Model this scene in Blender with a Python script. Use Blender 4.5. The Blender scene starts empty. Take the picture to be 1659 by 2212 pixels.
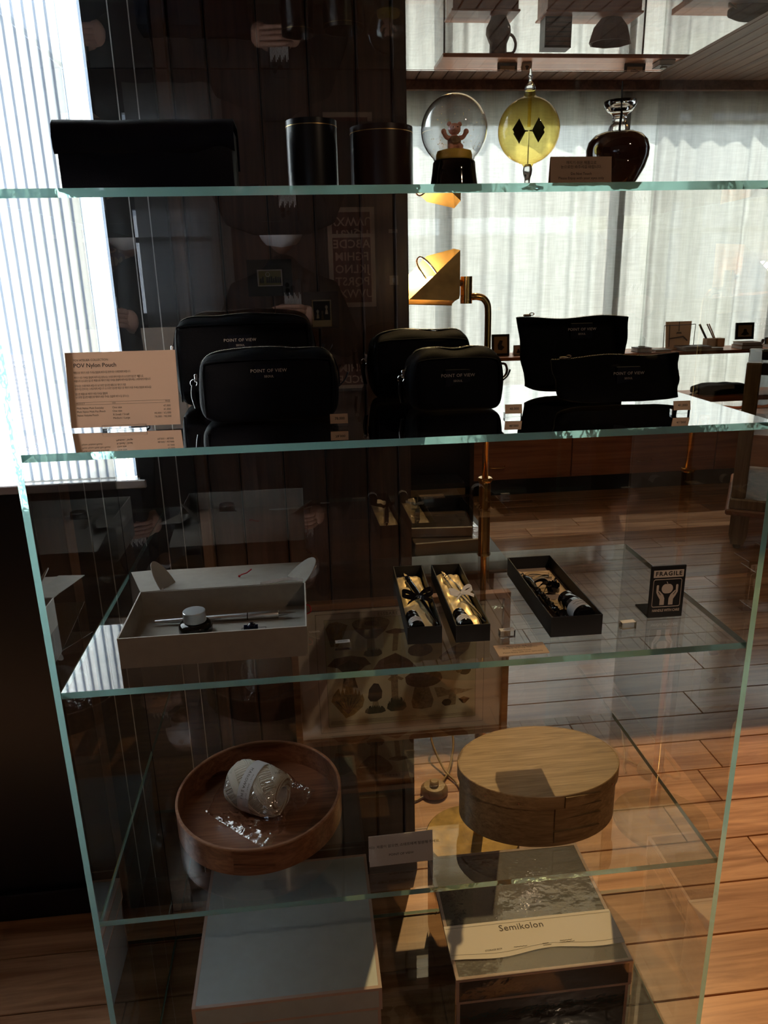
import bpy, bmesh, math, random
from mathutils import Vector, Matrix, noise
random.seed(7)
PI = math.pi
R = math.radians
sc = bpy.context.scene
COL = sc.collection

# ------------------------------------------------------------------ camera
cam_d = bpy.data.cameras.new('camera')
cam = bpy.data.objects.new('camera', cam_d); COL.objects.link(cam)
cam.matrix_world = Matrix(((0.99375, 0.05345, -0.09796, 0.35446), (-0.10944, 0.29520, -0.94915, -0.96506),
                           (-0.02181, 0.95394, 0.29920, 1.44127), (0, 0, 0, 1)))
cam_d.sensor_fit = 'HORIZONTAL'; cam_d.sensor_width = 36.0; cam_d.lens = 35.477
cam_d.clip_start = 0.02
sc.camera = cam

# ------------------------------------------------------------------ world, exposure
w = bpy.data.worlds.new('overcast_sky'); sc.world = w; w.use_nodes = True
w.node_tree.nodes['Background'].inputs[0].default_value = (0.88, 0.95, 1.0, 1)
w.node_tree.nodes['Background'].inputs[1].default_value = 3.9
vs = sc.view_settings
vs.view_transform = 'Standard'; vs.look = 'None'; vs.gamma = 1.0; vs.use_curve_mapping = False
vs.exposure = 1.15
sc.cycles.adaptive_threshold = 0.05
sc.cycles.max_bounces = 8; sc.cycles.transparent_max_bounces = 48; sc.cycles.transmission_bounces = 8
sc.cycles.diffuse_bounces = 3; sc.cycles.glossy_bounces = 4
sc.cycles.caustics_reflective = False; sc.cycles.caustics_refractive = False
sc.cycles.sample_clamp_indirect = 6.0

# the sun: it reaches the far window, the ribbed window and the added bronze-glazed roof light
sun_d = bpy.data.lights.new('sun', 'SUN'); sun_d.energy = 13.5; sun_d.color = (1.0, 0.95, 0.87); sun_d.angle = R(0.53)
sun = bpy.data.objects.new('sun', sun_d); COL.objects.link(sun)
sun.rotation_euler = Vector((0.21, 0.63, 1.0)).to_track_quat('Z', 'Y').to_euler()
# ceiling spotlights added as fill light, none in view: (power W, location, aim, cone deg, blend, radius, colour); its housing is built further down
FILL_SPOTS = [
    (13, (0.55, -0.30, 2.44), (0.40, -1.75, 1.35), 60, 0.7, 0.03, (1.0, 0.86, 0.72)),
    (24, (1.30, -1.60, 2.44), (0.56, 0.58, 0.56), 15, 0.5, 0.03, (1.0, 0.74, 0.52)),
    (7, (1.55, -1.60, 2.44), (0.50, 0.20, 0.95), 52, 0.8, 0.03, (1.0, 0.72, 0.48)),
    (30, (-0.35, -1.75, 2.44), (0.085, 0.15, 1.30), 11, 0.5, 0.03, (1.0, 0.80, 0.64)),
]

# ------------------------------------------------------------------ materials
def nt(name):
    m = bpy.data.materials.new(name); m.use_nodes = True
    t = m.node_tree; t.nodes.clear()
    o = t.nodes.new('ShaderNodeOutputMaterial')
    return m, t, o
def N(t, kind, **kw):
    n = t.nodes.new('ShaderNode' + kind)
    for k, v in kw.items():
        if k in n.inputs: n.inputs[k].default_value = v
        else: setattr(n, k, v)
    return n
def L(t, a, b): t.links.new(a, b)
def c4(c): return (c[0], c[1], c[2], 1.0)

def plain(name, col, rough=0.5, metal=0.0, spec=0.5, bump=0.0, bscale=200.0, coat=0.0, coat_rough=0.1, var=0.0, vscale=20.0, emit=None, estr=0.0, sheen=0.0, aniso=None):
    m, t, o = nt(name)
    b = N(t, 'BsdfPrincipled')
    b.inputs['Base Color'].default_value = c4(col); b.inputs['Roughness'].default_value = rough
    b.inputs['Metallic'].default_value = metal; b.inputs['Specular IOR Level'].default_value = spec
    b.inputs['Coat Weight'].default_value = coat; b.inputs['Coat Roughness'].default_value = coat_rough
    b.inputs['Sheen Weight'].default_value = sheen
    tc = N(t, 'TexCoord')
    vec = tc.outputs['Object']
    if aniso:
        mp = N(t, 'Mapping'); mp.inputs['Scale'].default_value = aniso; L(t, vec, mp.inputs['Vector']); vec = mp.outputs['Vector']
    if var > 0:
        n = N(t, 'TexNoise', Scale=vscale, Detail=5.0); L(t, vec, n.inputs['Vector'])
        r = N(t, 'ValToRGB')
        r.color_ramp.elements[0].position = 0.3; r.color_ramp.elements[1].position = 0.72
        r.color_ramp.elements[0].color = c4([x * (1 - var) for x in col]); r.color_ramp.elements[1].color = c4([min(1, x * (1 + var)) for x in col])
        L(t, n.outputs['Fac'], r.inputs['Fac']); L(t, r.outputs['Color'], b.inputs['Base Color'])
    if bump > 0:
        n = N(t, 'TexNoise', Scale=bscale, Detail=3.0); L(t, vec, n.inputs['Vector'])
        bp = N(t, 'Bump', Strength=bump, Distance=0.002); L(t, n.outputs['Fac'], bp.inputs['Height']); L(t, bp.outputs['Normal'], b.inputs['Normal'])
    if emit:
        b.inputs['Emission Color'].default_value = c4(emit); b.inputs['Emission Strength'].default_value = estr
    L(t, b.outputs[0], o.inputs[0])
    return m

def wood(name, dark, light, axis='x', scale=1.0, rough=0.4, coat=0.0, rnd=0.25, bump=0.15, spec=0.5, fine=9.0):
    m, t, o = nt(name)
    b = N(t, 'BsdfPrincipled')
    b.inputs['Roughness'].default_value = rough; b.inputs['Coat Weight'].default_value = coat; b.inputs['Coat Roughness'].default_value = 0.16; b.inputs['Coat IOR'].default_value = 1.55 if coat > 0.9 else 1.5
    b.inputs['Specular IOR Level'].default_value = spec
    tc = N(t, 'TexCoord'); oi = N(t, 'ObjectInfo')
    mul = N(t, 'VectorMath', operation='SCALE'); mul.inputs[0].default_value = (37.0, 53.0, 71.0); L(t, oi.outputs['Random'], mul.inputs['Scale'])
    add = N(t, 'VectorMath', operation='ADD'); L(t, tc.outputs['Object'], add.inputs[0]); L(t, mul.outputs[0], add.inputs[1])
    s = [fine * 4 * scale] * 3; s['xyz'.index(axis)] = fine * 0.32 * scale
    mp = N(t, 'Mapping'); mp.inputs['Scale'].default_value = s; L(t, add.outputs[0], mp.inputs['Vector'])
    n1 = N(t, 'TexNoise', Scale=1.0, Detail=7.0, Roughness=0.62, Distortion=0.9); L(t, mp.outputs[0], n1.inputs['Vector'])
    s2 = [fine * 16 * scale] * 3; s2['xyz'.index(axis)] = fine * 0.5 * scale
    mp2 = N(t, 'Mapping'); mp2.inputs['Scale'].default_value = s2; L(t, add.outputs[0], mp2.inputs['Vector'])
    n2 = N(t, 'TexNoise', Scale=1.0, Detail=3.0); L(t, mp2.outputs[0], n2.inputs['Vector'])
    mixf = N(t, 'Math', operation='MULTIPLY_ADD'); L(t, n2.outputs['Fac'], mixf.inputs[0]); mixf.inputs[1].default_value = 0.35; 
    sub = N(t, 'Math', operation='SUBTRACT'); L(t, n1.outputs['Fac'], sub.inputs[0]); sub.inputs[1].default_value = 0.17; L(t, sub.outputs[0], mixf.inputs[2])
    r = N(t, 'ValToRGB'); r.color_ramp.elements[0].position = 0.36; r.color_ramp.elements[1].position = 0.66
    r.color_ramp.elements[0].color = c4(dark); r.color_ramp.elements[1].color = c4(light)
    L(t, mixf.outputs[0], r.inputs['Fac'])
    hs = N(t, 'HueSaturation'); 
    mr = N(t, 'MapRange'); mr.inputs['To Min'].default_value = 1 - rnd; mr.inputs['To Max'].default_value = 1 + rnd; L(t, oi.outputs['Random'], mr.inputs['Value'])
    L(t, mr.outputs[0], hs.inputs['Value']); L(t, r.outputs['Color'], hs.inputs['Color']); L(t, hs.outputs[0], b.inputs['Base Color'])
    bp = N(t, 'Bump', Strength=bump, Distance=0.002); L(t, mixf.outputs[0], bp.inputs['Height']); L(t, bp.outputs['Normal'], b.inputs['Normal'])
    L(t, b.outputs[0], o.inputs[0])
    return m

def sheet_glass(name, tint=(0.965, 0.985, 0.975), double=True, rough=0.0, base=0.0, bump=0.0, bscale=60.0, rim=None):
    """window-like glass: clear, with a Fresnel mirror on the outer faces (both faces' reflection taken together)"""
    m, t, o = nt(name)
    tr = N(t, 'BsdfTransparent'); tr.inputs[0].default_value = c4(tint)
    if rim:   # a curved vessel: the dark outline of refraction is put into the tint
        lw = N(t, 'LayerWeight', Blend=0.5); pw_ = N(t, 'Math', operation='POWER'); L(t, lw.outputs['Facing'], pw_.inputs[0]); pw_.inputs[1].default_value = 3.2
        mc = N(t, 'MixRGB'); mc.inputs[1].default_value = c4(tint); mc.inputs[2].default_value = c4(rim); L(t, pw_.outputs[0], mc.inputs[0]); L(t, mc.outputs[0], tr.inputs[0])
    gl = N(t, 'BsdfGlossy'); gl.inputs['Roughness'].default_value = rough; gl.inputs[0].default_value = (1, 1, 1, 1)
    fr = N(t, 'Fresnel', IOR=1.5)
    ge = N(t, 'NewGeometry')
    if bump > 0:
        tc = N(t, 'TexCoord'); n = N(t, 'TexNoise', Scale=bscale, Detail=3.0); L(t, tc.outputs['Object'], n.inputs['Vector'])
        bp = N(t, 'Bump', Strength=bump, Distance=0.01); L(t, n.outputs['Fac'], bp.inputs['Height'])
        L(t, bp.outputs[0], gl.inputs['Normal']); L(t, bp.outputs[0], fr.inputs['Normal'])
    fac = fr.outputs[0]
    if double:
        a = N(t, 'Math', operation='MULTIPLY'); L(t, fac, a.inputs[0]); a.inputs[1].default_value = 3.9
        d = N(t, 'Math', operation='ADD'); L(t, fac, d.inputs[0]); d.inputs[1].default_value = 1.0
        q = N(t, 'Math', operation='DIVIDE'); L(t, a.outputs[0], q.inputs[0]); L(t, d.outputs[0], q.inputs[1]); fac = q.outputs[0]
    if base > 0:
        ad = N(t, 'Math', operation='ADD', use_clamp=True); L(t, fac, ad.inputs[0]); ad.inputs[1].default_value = base; fac = ad.outputs[0]
    inv = N(t, 'Math', operation='SUBTRACT'); inv.inputs[0].default_value = 1.0; L(t, ge.outputs['Backfacing'], inv.inputs[1])
    f2 = N(t, 'Math', operation='MULTIPLY'); L(t, fac, f2.inputs[0]); L(t, inv.outputs[0], f2.inputs[1])
    mx = N(t, 'MixShader'); L(t, f2.outputs[0], mx.inputs[0]); L(t, tr.outputs[0], mx.inputs[1]); L(t, gl.outputs[0], mx.inputs[2])
    L(t, mx.outputs[0], o.inputs[0])
    return m

def edge_glass(name):
    """the sawn, polished edge of a float-glass panel: green, passes on the light that runs inside the panel"""
    m, t, o = nt(name)
    tc = N(t, 'TexCoord')
    n = N(t, 'TexNoise', Scale=55.0, Detail=2.0); L(t, tc.outputs['Object'], n.inputs['Vector'])
    bp = N(t, 'Bump', Strength=0.12, Distance=0.01); L(t, n.outputs['Fac'], bp.inputs['Height'])
    tl = N(t, 'BsdfTranslucent'); tl.inputs[0].default_value = (0.50, 0.88, 0.80, 1)
    rf = N(t, 'BsdfRefraction', IOR=1.35, Roughness=0.05); rf.inputs[0].default_value = (0.50, 0.82, 0.76, 1); L(t, bp.outputs[0], rf.inputs['Normal'])
    gl = N(t, 'BsdfGlossy', Roughness=0.08); gl.inputs[0].default_value = (0.9, 1, 0.97, 1); L(t, bp.outputs[0], gl.inputs['Normal'])
    m1 = N(t, 'MixShader'); m1.inputs[0].default_value = 0.58; L(t, tl.outputs[0], m1.inputs[1]); L(t, rf.outputs[0], m1.inputs[2])
    m2 = N(t, 'MixShader'); m2.inputs[0].default_value = 0.14; L(t, m1.outputs[0], m2.inputs[1]); L(t, gl.outputs[0], m2.inputs[2])
    L(t, m2.outputs[0], o.inputs[0])
    return m

def clear_solid(name, ior=1.45, col=(1, 1, 1), rough=0.0):
    m, t, o = nt(name)
    g = N(t, 'BsdfGlass', IOR=ior, Roughness=rough); g.inputs[0].default_value = c4(col)
    L(t, g.outputs[0], o.inputs[0]); return m

def cloth_sheer(name, col, trans, see, weave=True, diff=0.35):
    """thin cloth / paper: scatters light both ways, lets a share straight through"""
    m, t, o = nt(name)
    d = N(t, 'BsdfDiffuse'); tl = N(t, 'BsdfTranslucent'); tp = N(t, 'BsdfTransparent')
    d.inputs[0].default_value = c4(col); tl.inputs[0].default_value = c4(trans)
    if weave:
        tc = N(t, 'TexCoord')
        mp = N(t, 'Mapping'); mp.inputs['Scale'].default_value = (8, 8, 130); L(t, tc.outputs['Object'], mp.inputs[0])
        n = N(t, 'TexNoise', Scale=1.0, Detail=4.0); L(t, mp.outputs[0], n.inputs['Vector'])
        mp2 = N(t, 'Mapping'); mp2.inputs['Scale'].default_value = (130, 8, 6); L(t, tc.outputs['Object'], mp2.inputs[0])
        n2 = N(t, 'TexNoise', Scale=1.0, Detail=4.0); L(t, mp2.outputs[0], n2.inputs['Vector'])
        ad = N(t, 'Math', operation='ADD'); L(t, n.outputs['Fac'], ad.inputs[0]); L(t, n2.outputs['Fac'], ad.inputs[1])
        r = N(t, 'ValToRGB'); r.color_ramp.elements[0].position = 0.40; r.color_ramp.elements[1].position = 0.62
        r.color_ramp.elements[0].color = c4([x * 0.72 for x in trans]); r.color_ramp.elements[1].color = c4(trans)
        hf = N(t, 'Math', operation='MULTIPLY'); hf.inputs[1].default_value = 0.5; L(t, ad.outputs[0], hf.inputs[0])
        L(t, hf.outputs[0], r.inputs['Fac']); L(t, r.outputs['Color'], tl.inputs[0])
    m1 = N(t, 'MixShader'); m1.inputs[0].default_value = 1 - diff; L(t, d.outputs[0], m1.inputs[1]); L(t, tl.outputs[0], m1.inputs[2])
    m2 = N(t, 'MixShader'); m2.inputs[0].default_value = see; L(t, m1.outputs[0], m2.inputs[1]); L(t, tp.outputs[0], m2.inputs[2])
    L(t, m2.outputs[0], o.inputs[0]); return m

M = {}
M['glass'] = sheet_glass('case_glass')
M['edge'] = edge_glass('case_glass_edge')
M['pane'] = sheet_glass('window_glass', (0.95, 0.97, 0.97))
M['grey_pane'] = sheet_glass('tinted_window_glass', (0.33, 0.35, 0.38))
M['acrylic'] = clear_solid('acrylic', 1.49)
M['water'] = sheet_glass('globe_glass', (0.99, 0.99, 0.99), double=True, rim=(0.22, 0.20, 0.18))
M['bronze'] = sheet_glass('bronze_dimming_glass', (0.295, 0.240, 0.168))  # glazing of the added roof light, tinted to dim and warm the sun
M['crystal'] = clear_solid('clear_glass', 1.45)
M['amber'] = sheet_glass('amber_glass', (0.95, 0.85, 0.45), double=False, rim=(0.66, 0.40, 0.06))
M['film'] = sheet_glass('cellophane', (0.97, 0.97, 0.98), double=True, rough=0.03, base=0.035, bump=0.7, bscale=40.0)
M['wrap'] = sheet_glass('shrink_wrap', (0.97, 0.97, 0.97), double=True, rough=0.06, base=0.0, bump=0.10, bscale=30.0)
M['black_wall'] = plain('black_wall_paint', (0.006, 0.007, 0.011), 0.32, spec=0.35, var=0.2, vscale=3)
M['wall_wood'] = wood('dark_wall_wood', (0.040, 0.016, 0.011), (0.085, 0.034, 0.022), 'z', 1.0, 0.42, 0.0, 0.18, 0.25)
M['trim_wood'] = wood('wall_trim_wood', (0.10, 0.045, 0.025), (0.20, 0.095, 0.055), 'z', 1.0, 0.4, 0.0, 0.1)
M['floor'] = wood('floor_oak', (0.30, 0.125, 0.050), (0.66, 0.355, 0.185), 'x', 0.55, 0.30, 0.95, 0.20, 0.10)
M['sub'] = plain('floor_gap', (0.02, 0.012, 0.008), 0.9)
M['ceil'] = wood('ceiling_slat_wood', (0.13, 0.06, 0.03), (0.26, 0.13, 0.07), 'y', 0.5, 0.5, 0.0, 0.15)
M['drawer'] = wood('red_brown_wood', (0.28, 0.090, 0.034), (0.52, 0.19, 0.075), 'x', 0.4, 0.4, 0.1, 0.1)
M['toe'] = plain('black_toe_kick', (0.006, 0.007, 0.012), 0.4)
M['wallpaint'] = plain('brown_wall_paint', (0.09, 0.055, 0.04), 0.7, var=0.15, vscale=4)
M['rearwall'] = plain('rear_wall_paint', (0.05, 0.03, 0.024), 0.7, var=0.15, vscale=4)
M['curtain'] = cloth_sheer('linen_sheer', (0.72, 0.70, 0.66), (0.245, 0.240, 0.222), 0.045, True, 0.22)
M['rib'] = cloth_sheer('ribbed_glass', (0.8, 0.84, 0.9), (0.80, 0.85, 0.90), 0.25, False, 0.05)
M['blind'] = cloth_sheer('added_blind_cloth', (0.7, 0.66, 0.58), (0.55, 0.52, 0.47), 0.0, False, 0.2)
M['ribline'] = cloth_sheer('rib_stripe_shade', (0.4, 0.43, 0.5), (0.62, 0.68, 0.78), 0.08, False, 0.08)
M['alum'] = plain('brushed_aluminium', (0.62, 0.62, 0.63), 0.32, 1.0, bump=0.05, bscale=300)
M['steel'] = plain('polished_steel', (0.7, 0.7, 0.7), 0.15, 1.0)
M['silverzip'] = plain('zip_metal', (0.75, 0.68, 0.58), 0.25, 1.0)
M['brass'] = plain('polished_brass', (0.72, 0.42, 0.14), 0.14, 1.0, bump=0.03, bscale=60)
M['brass_dull'] = plain('aged_brass', (0.36, 0.24, 0.10), 0.55, 1.0, var=0.25, vscale=30)
M['brass_base'] = plain('tarnished_brass', (0.20, 0.135, 0.05), 0.6, 1.0, var=0.4, vscale=40)
M['nylon'] = plain('black_nylon', (0.0028, 0.0034, 0.0060), 0.55, spec=0.06, bump=0.25, bscale=900)
M['blackfab'] = plain('black_fabric', (0.003, 0.003, 0.004), 0.8, spec=0.1, bump=0.2, bscale=900)
M['leather'] = plain('black_leather', (0.004, 0.005, 0.012), 0.5, spec=0.12, bump=0.2, bscale=700)
M['leather2'] = plain('black_leather_glossy', (0.006, 0.006, 0.008), 0.28, spec=0.5)
M['leather3'] = plain('brown_leather_glossy', (0.030, 0.014, 0.011), 0.30, spec=0.5)
M['gold'] = plain('gold_foil', (0.85, 0.58, 0.24), 0.3, 1.0)
M['foil'] = plain('label_foil', (0.55, 0.50, 0.46), 0.5, 0.0)
M['black'] = plain('black_card', (0.007, 0.007, 0.008), 0.55, spec=0.3)
M['blackgloss'] = plain('black_gloss', (0.004, 0.004, 0.005), 0.06, spec=0.6)
M['satin'] = plain('champagne_satin', (0.95, 0.76, 0.40), 0.36, 0.40, bump=0.0, sheen=0.3)
M['kraft'] = plain('grey_card', (0.33, 0.30, 0.26), 0.75, var=0.06, vscale=60, bump=0.05, bscale=600)
M['kraftedge'] = plain('card_edge', (0.62, 0.58, 0.52), 0.8)
M['paper'] = cloth_sheer('cream_paper', (0.84, 0.66, 0.55), (0.80, 0.55, 0.36), 0.0, False, 0.72)
M['paper_w'] = cloth_sheer('white_paper', (0.90, 0.89, 0.90), (0.88, 0.86, 0.84), 0.0, False, 0.55)
M['tag'] = cloth_sheer('tag_paper', (0.70, 0.54, 0.41), (0.62, 0.43, 0.28), 0.0, False, 0.6)
M['ink'] = plain('print_ink', (0.03, 0.025, 0.022), 0.7)
M['inkg'] = plain('print_ink_grey', (0.10, 0.08, 0.07), 0.7)
M['band'] = plain('band_paper', (0.84, 0.77, 0.68), 0.5)
M['pink'] = plain('box_edging', (0.62, 0.48, 0.42), 0.7)
M['greybox'] = plain('grey_green_cloth', (0.52, 0.60, 0.62), 0.32, bump=0.12, bscale=900, var=0.04, vscale=40)
M['blackbox'] = plain('black_book_cloth', (0.012, 0.013, 0.016), 0.5, bump=0.1, bscale=900)
M['cherry'] = wood('cherry_tray', (0.16, 0.062, 0.030), (0.33, 0.145, 0.075), 'x', 1.6, 0.38, 0.1, 0.05, 0.06)
M['cherryrim'] = wood('cherry_tray_rim', (0.30, 0.14, 0.08), (0.48, 0.26, 0.15), 'x', 1.6, 0.42, 0.0, 0.05, 0.05)
M['olive'] = wood('olive_box', (0.25, 0.155, 0.065), (0.46, 0.305, 0.145), 'x', 2.6, 0.42, 0.05, 0.05, 0.08)
M['copper'] = plain('copper_tack', (0.75, 0.42, 0.28), 0.3, 1.0)
M['yarn'] = plain('cream_paper_yarn', (0.90, 0.84, 0.74), 0.65)
M['label'] = plain('white_label', (0.80, 0.79, 0.80), 0.6)
M['frame'] = wood('picture_frame_wood', (0.20, 0.075, 0.03), (0.36, 0.15, 0.06), 'x', 1.0, 0.4, 0.0, 0.05)
M['mat'] = plain('pink_mat_board', (0.76, 0.60, 0.52), 0.8)
M['print'] = plain('aged_print_paper', (0.62, 0.54, 0.38), 0.8, var=0.08, vscale=12)
M['cream'] = plain('cream_plastic', (0.62, 0.55, 0.40), 0.5)
M['cord'] = plain('cord_brass_tone', (0.34, 0.22, 0.09), 0.45)
M['red'] = plain('red_thread', (0.45, 0.01, 0.02), 0.6)
M['oldwood'] = wood('old_showcase_wood', (0.13, 0.085, 0.045), (0.30, 0.21, 0.12), 'z', 0.6, 0.4, 0.1, 0.1)
M['skin'] = plain('skin', (0.45, 0.26, 0.19), 0.5)
M['coatcloth'] = plain('dark_coat_cloth', (0.012, 0.010, 0.010), 0.85, bump=0.2, bscale=300)
M['mask'] = plain('white_mask_cloth', (0.82, 0.84, 0.88), 0.8)
M['hair'] = plain('black_hair', (0.01, 0.008, 0.007), 0.5)
M['bear'] = plain('bear_pink_clay', (0.95, 0.52, 0.40), 0.6, bump=0.3, bscale=500)
M['yellow'] = plain('yellow_clay', (0.85, 0.60, 0.06), 0.5)
M['vase'] = plain('brown_lacquer', (0.040, 0.014, 0.009), 0.07, spec=0.6, coat=0.6, coat_rough=0.03)
M['greyslab'] = plain('grey_bench_top', (0.30, 0.30, 0.30), 0.5)
M['darkbrown'] = plain('dark_brown_panel', (0.018, 0.012, 0.010), 0.4)
M['kraftbrown'] = plain('brown_card', (0.34, 0.22, 0.13), 0.7, var=0.1, vscale=10)
M['facade'] = plain('pale_facade', (0.62, 0.60, 0.56), 0.9)
M['facade2'] = plain('cream_facade', (0.80, 0.74, 0.52), 0.9)
M['facwin'] = plain('facade_window', (0.32, 0.36, 0.42), 0.2)
M['street'] = plain('street', (0.35, 0.35, 0.35), 0.9)
M['blue'] = plain('blue_indicator', (0.1, 0.2, 0.9), 0.4, emit=(0.1, 0.25, 1), estr=4)
M['bulb'] = plain('lit_bulb', (1, 0.9, 0.7), 0.3, emit=(1.0, 0.80, 0.45), estr=14)
M['clay'] = plain('brown_stoneware', (0.14, 0.075, 0.05), 0.5, var=0.2, vscale=15)

# ------------------------------------------------------------------ mesh helpers
def thing(name, label, cat, loc=(0, 0, 0), rz=0.0, group=None):
    o = bpy.data.objects.new(name, None); COL.objects.link(o)
    o.empty_display_size = 0.02; o.location = loc; o.rotation_euler = (0, 0, rz)
    o['label'] = label; o['category'] = cat
    if group: o['group'] = group
    return o
def tag(o, label, cat, group=None):
    o['label'] = label; o['category'] = cat
    if group: o['group'] = group
    return o
def struct(o, label=None):
    o['kind'] = 'structure'
    if label: o['label'] = label
    return o
def obj(name, bm, mat, parent=None, smooth=False, label=None, loc=None):
    if isinstance(bm, bpy.types.Mesh): me = bm
    else:
        bmesh.ops.recalc_face_normals(bm, faces=bm.faces)
        me = bpy.data.meshes.new(name); bm.to_mesh(me); bm.free()
    if not me.materials:
        for mm in (mat if isinstance(mat, (list, tuple)) else [mat]):
            me.materials.append(M[mm] if isinstance(mm, str) else mm)
    if smooth is True:
        for p in me.polygons: p.use_smooth = True
    elif smooth:
        for p in me.polygons: p.use_smooth = True
        try: me.set_sharp_from_angle(angle=R(smooth))
        except Exception: pass
    o = bpy.data.objects.new(name, me); COL.objects.link(o)
    if parent: o.parent = parent
    if loc: o.location = loc
    if label: o['label'] = label
    return o
def inst(name, me, parent, loc=(0, 0, 0), rot=(0, 0, 0), scale=(1, 1, 1)):
    o = bpy.data.objects.new(name, me); COL.objects.link(o)
    if parent: o.parent = parent
    o.location = loc; o.rotation_euler = rot; o.scale = scale
    return o
def NB(): return bmesh.new()
def box(bm, x0, x1, y0, y1, z0, z1, bev=0.0, seg=1, mat=0):
    vs_ = [bm.verts.new((x, y, z)) for x in (x0, x1) for y in (y0, y1) for z in (z0, z1)]
    fs = [(0, 1, 3, 2), (4, 6, 7, 5), (0, 4, 5, 1), (2, 3, 7, 6), (0, 2, 6, 4), (1, 5, 7, 3)]
    faces = [bm.faces.new([vs_[i] for i in f]) for f in fs]
    for f in faces: f.material_index = mat
    if bev > 0:
        es = set(e for f in faces for e in f.edges)
        bmesh.ops.bevel(bm, geom=list(es), offset=bev, segments=seg, profile=0.5, affect='EDGES')
    return bm
def bx(*a, **k): return box(NB(), *a, **k)
def lathe(bm, prof, c=(0, 0, 0), seg=32, mat4=None, cap=True, sx=1.0, sy=1.0):
    rings = []
    for r, z in prof:
        if r < 1e-6: rings.append([bm.verts.new((c[0], c[1], c[2] + z))])
        else: rings.append([bm.verts.new((c[0] + sx * r * math.cos(2 * PI * i / seg), c[1] + sy * r * math.sin(2 * PI * i / seg), c[2] + z)) for i in range(seg)])
    new = [v for rg in rings for v in rg]
    for a, b in zip(rings, rings[1:]):
        if len(a) == 1 and len(b) == 1: continue
        for i in range(seg):
            j = (i + 1) % seg
            if len(a) == 1: bm.faces.new((a[0], b[i], b[j]))
            elif len(b) == 1: bm.faces.new((a[i], a[j], b[0]))
            else: bm.faces.new((a[i], a[j], b[j], b[i]))
    if cap:
        if len(rings[0]) > 1: bm.faces.new(rings[0][::-1])
        if len(rings[-1]) > 1: bm.faces.new(rings[-1])
    if mat4: bmesh.ops.transform(bm, matrix=mat4, verts=new)
    return bm
def tube(bm, pts, r, seg=8, cap=True):
    pts = [Vector(p) for p in pts]; n = len(pts)
    rs = r if isinstance(r, (list, tuple)) else [r] * n
    rings = []; up = None
    for i, p in enumerate(pts):
        d = (pts[min(i + 1, n - 1)] - pts[max(i - 1, 0)]).normalized()
        if up is None:
            up = Vector((0, 0, 1)) if abs(d.z) < 0.9 else Vector((0, 1, 0))
        a = d.cross(up)
        if a.length < 1e-5: a = d.cross(Vector((1, 0, 0)))
        a.normalize(); b = a.cross(d).normalized(); up = b
        rings.append([bm.verts.new(p + rs[i] * (math.cos(2 * PI * k / seg) * a + math.sin(2 * PI * k / seg) * b)) for k in range(seg)])
    for A, B in zip(rings, rings[1:]):
        for k in range(seg):
            j = (k + 1) % seg; bm.faces.new((A[k], A[j], B[j], B[k]))
    if cap:
        bm.faces.new(rings[0][::-1]); bm.faces.new(rings[-1])
    return bm
def prism(bm, poly, d, org=(0, 0, 0), ux=(1, 0, 0), uy=(0, 0, 1)):
    """polygon in the plane (ux, uy) through org, extruded by d along the normal"""
    ux = Vector(ux).normalized(); uy = Vector(uy).normalized(); nn = ux.cross(uy); org = Vector(org)
    A = [bm.verts.new(org + ux * p[0] + uy * p[1]) for p in poly]
    B = [bm.verts.new(v.co + nn * d) for v in A]
    n = len(A)
    bm.faces.new(A[::-1]); bm.faces.new(B)
    for i in range(n): bm.faces.new((A[i], A[(i + 1) % n], B[(i + 1) % n], B[i]))
    return bm
def ribbon(bm, pts, wid, nrm, th=0.0004):
    """flat band along pts; nrm: the direction across the band at each point"""
    nrm = nrm if isinstance(nrm, list) else [nrm] * len(pts)
    rows = []
    for i, (p, n) in enumerate(zip(pts, nrm)):
        p = Vector(p); n = Vector(n).normalized() * wid * 0.5
        d = (Vector(pts[min(i + 1, len(pts) - 1)]) - Vector(pts[max(i - 1, 0)])).normalized()
        t = n.cross(d).normalized() * th
        rows.append([bm.verts.new(p - n - t), bm.verts.new(p + n - t), bm.verts.new(p + n + t), bm.verts.new(p - n + t)])
    for a, b in zip(rows, rows[1:]):
        for k in range(4): bm.faces.new((a[k], a[(k + 1) % 4], b[(k + 1) % 4], b[k]))
    bm.faces.new(rows[0][::-1]); bm.faces.new(rows[-1])
    return bm
def smoothpath(pts, n=8):
    """Catmull-Rom through pts"""
    P = [Vector(p) for p in pts]; out = []
    for i in range(len(P) - 1):
        p0 = P[max(i - 1, 0)]; p1 = P[i]; p2 = P[i + 1]; p3 = P[min(i + 2, len(P) - 1)]
        for k in range(n):
            t = k / n
            out.append(0.5 * ((2 * p1) + (-p0 + p2) * t + (2 * p0 - 5 * p1 + 4 * p2 - p3) * t * t + (-p0 + 3 * p1 - 3 * p2 + p3) * t ** 3))
    out.append(P[-1]); return out
TEXTS = []
def text(name, s, size, mat, parent, loc, rot=(PI / 2, 0, 0), align='CENTER', spacing=1.0, ext=0.0, label=None, sx=1.0, bold=0.0, res=2):
    cu = bpy.data.curves.new(name, 'FONT'); cu.body = s; cu.size = size; cu.align_x = align; cu.align_y = 'CENTER'
    cu.space_character = spacing; cu.extrude = ext; cu.resolution_u = res; cu.offset = bold
    tmp = bpy.data.objects.new('tmp', cu); COL.objects.link(tmp)
    me = bpy.data.meshes.new(name); me.materials.append(M[mat])
    o = bpy.data.objects.new(name, me); COL.objects.link(o); o.parent = parent
    o.location = loc; o.rotation_euler = rot; o.scale = (sx, 1, 1)
    TEXTS.append((tmp, o))
    if label: o['label'] = label
    return o
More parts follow.
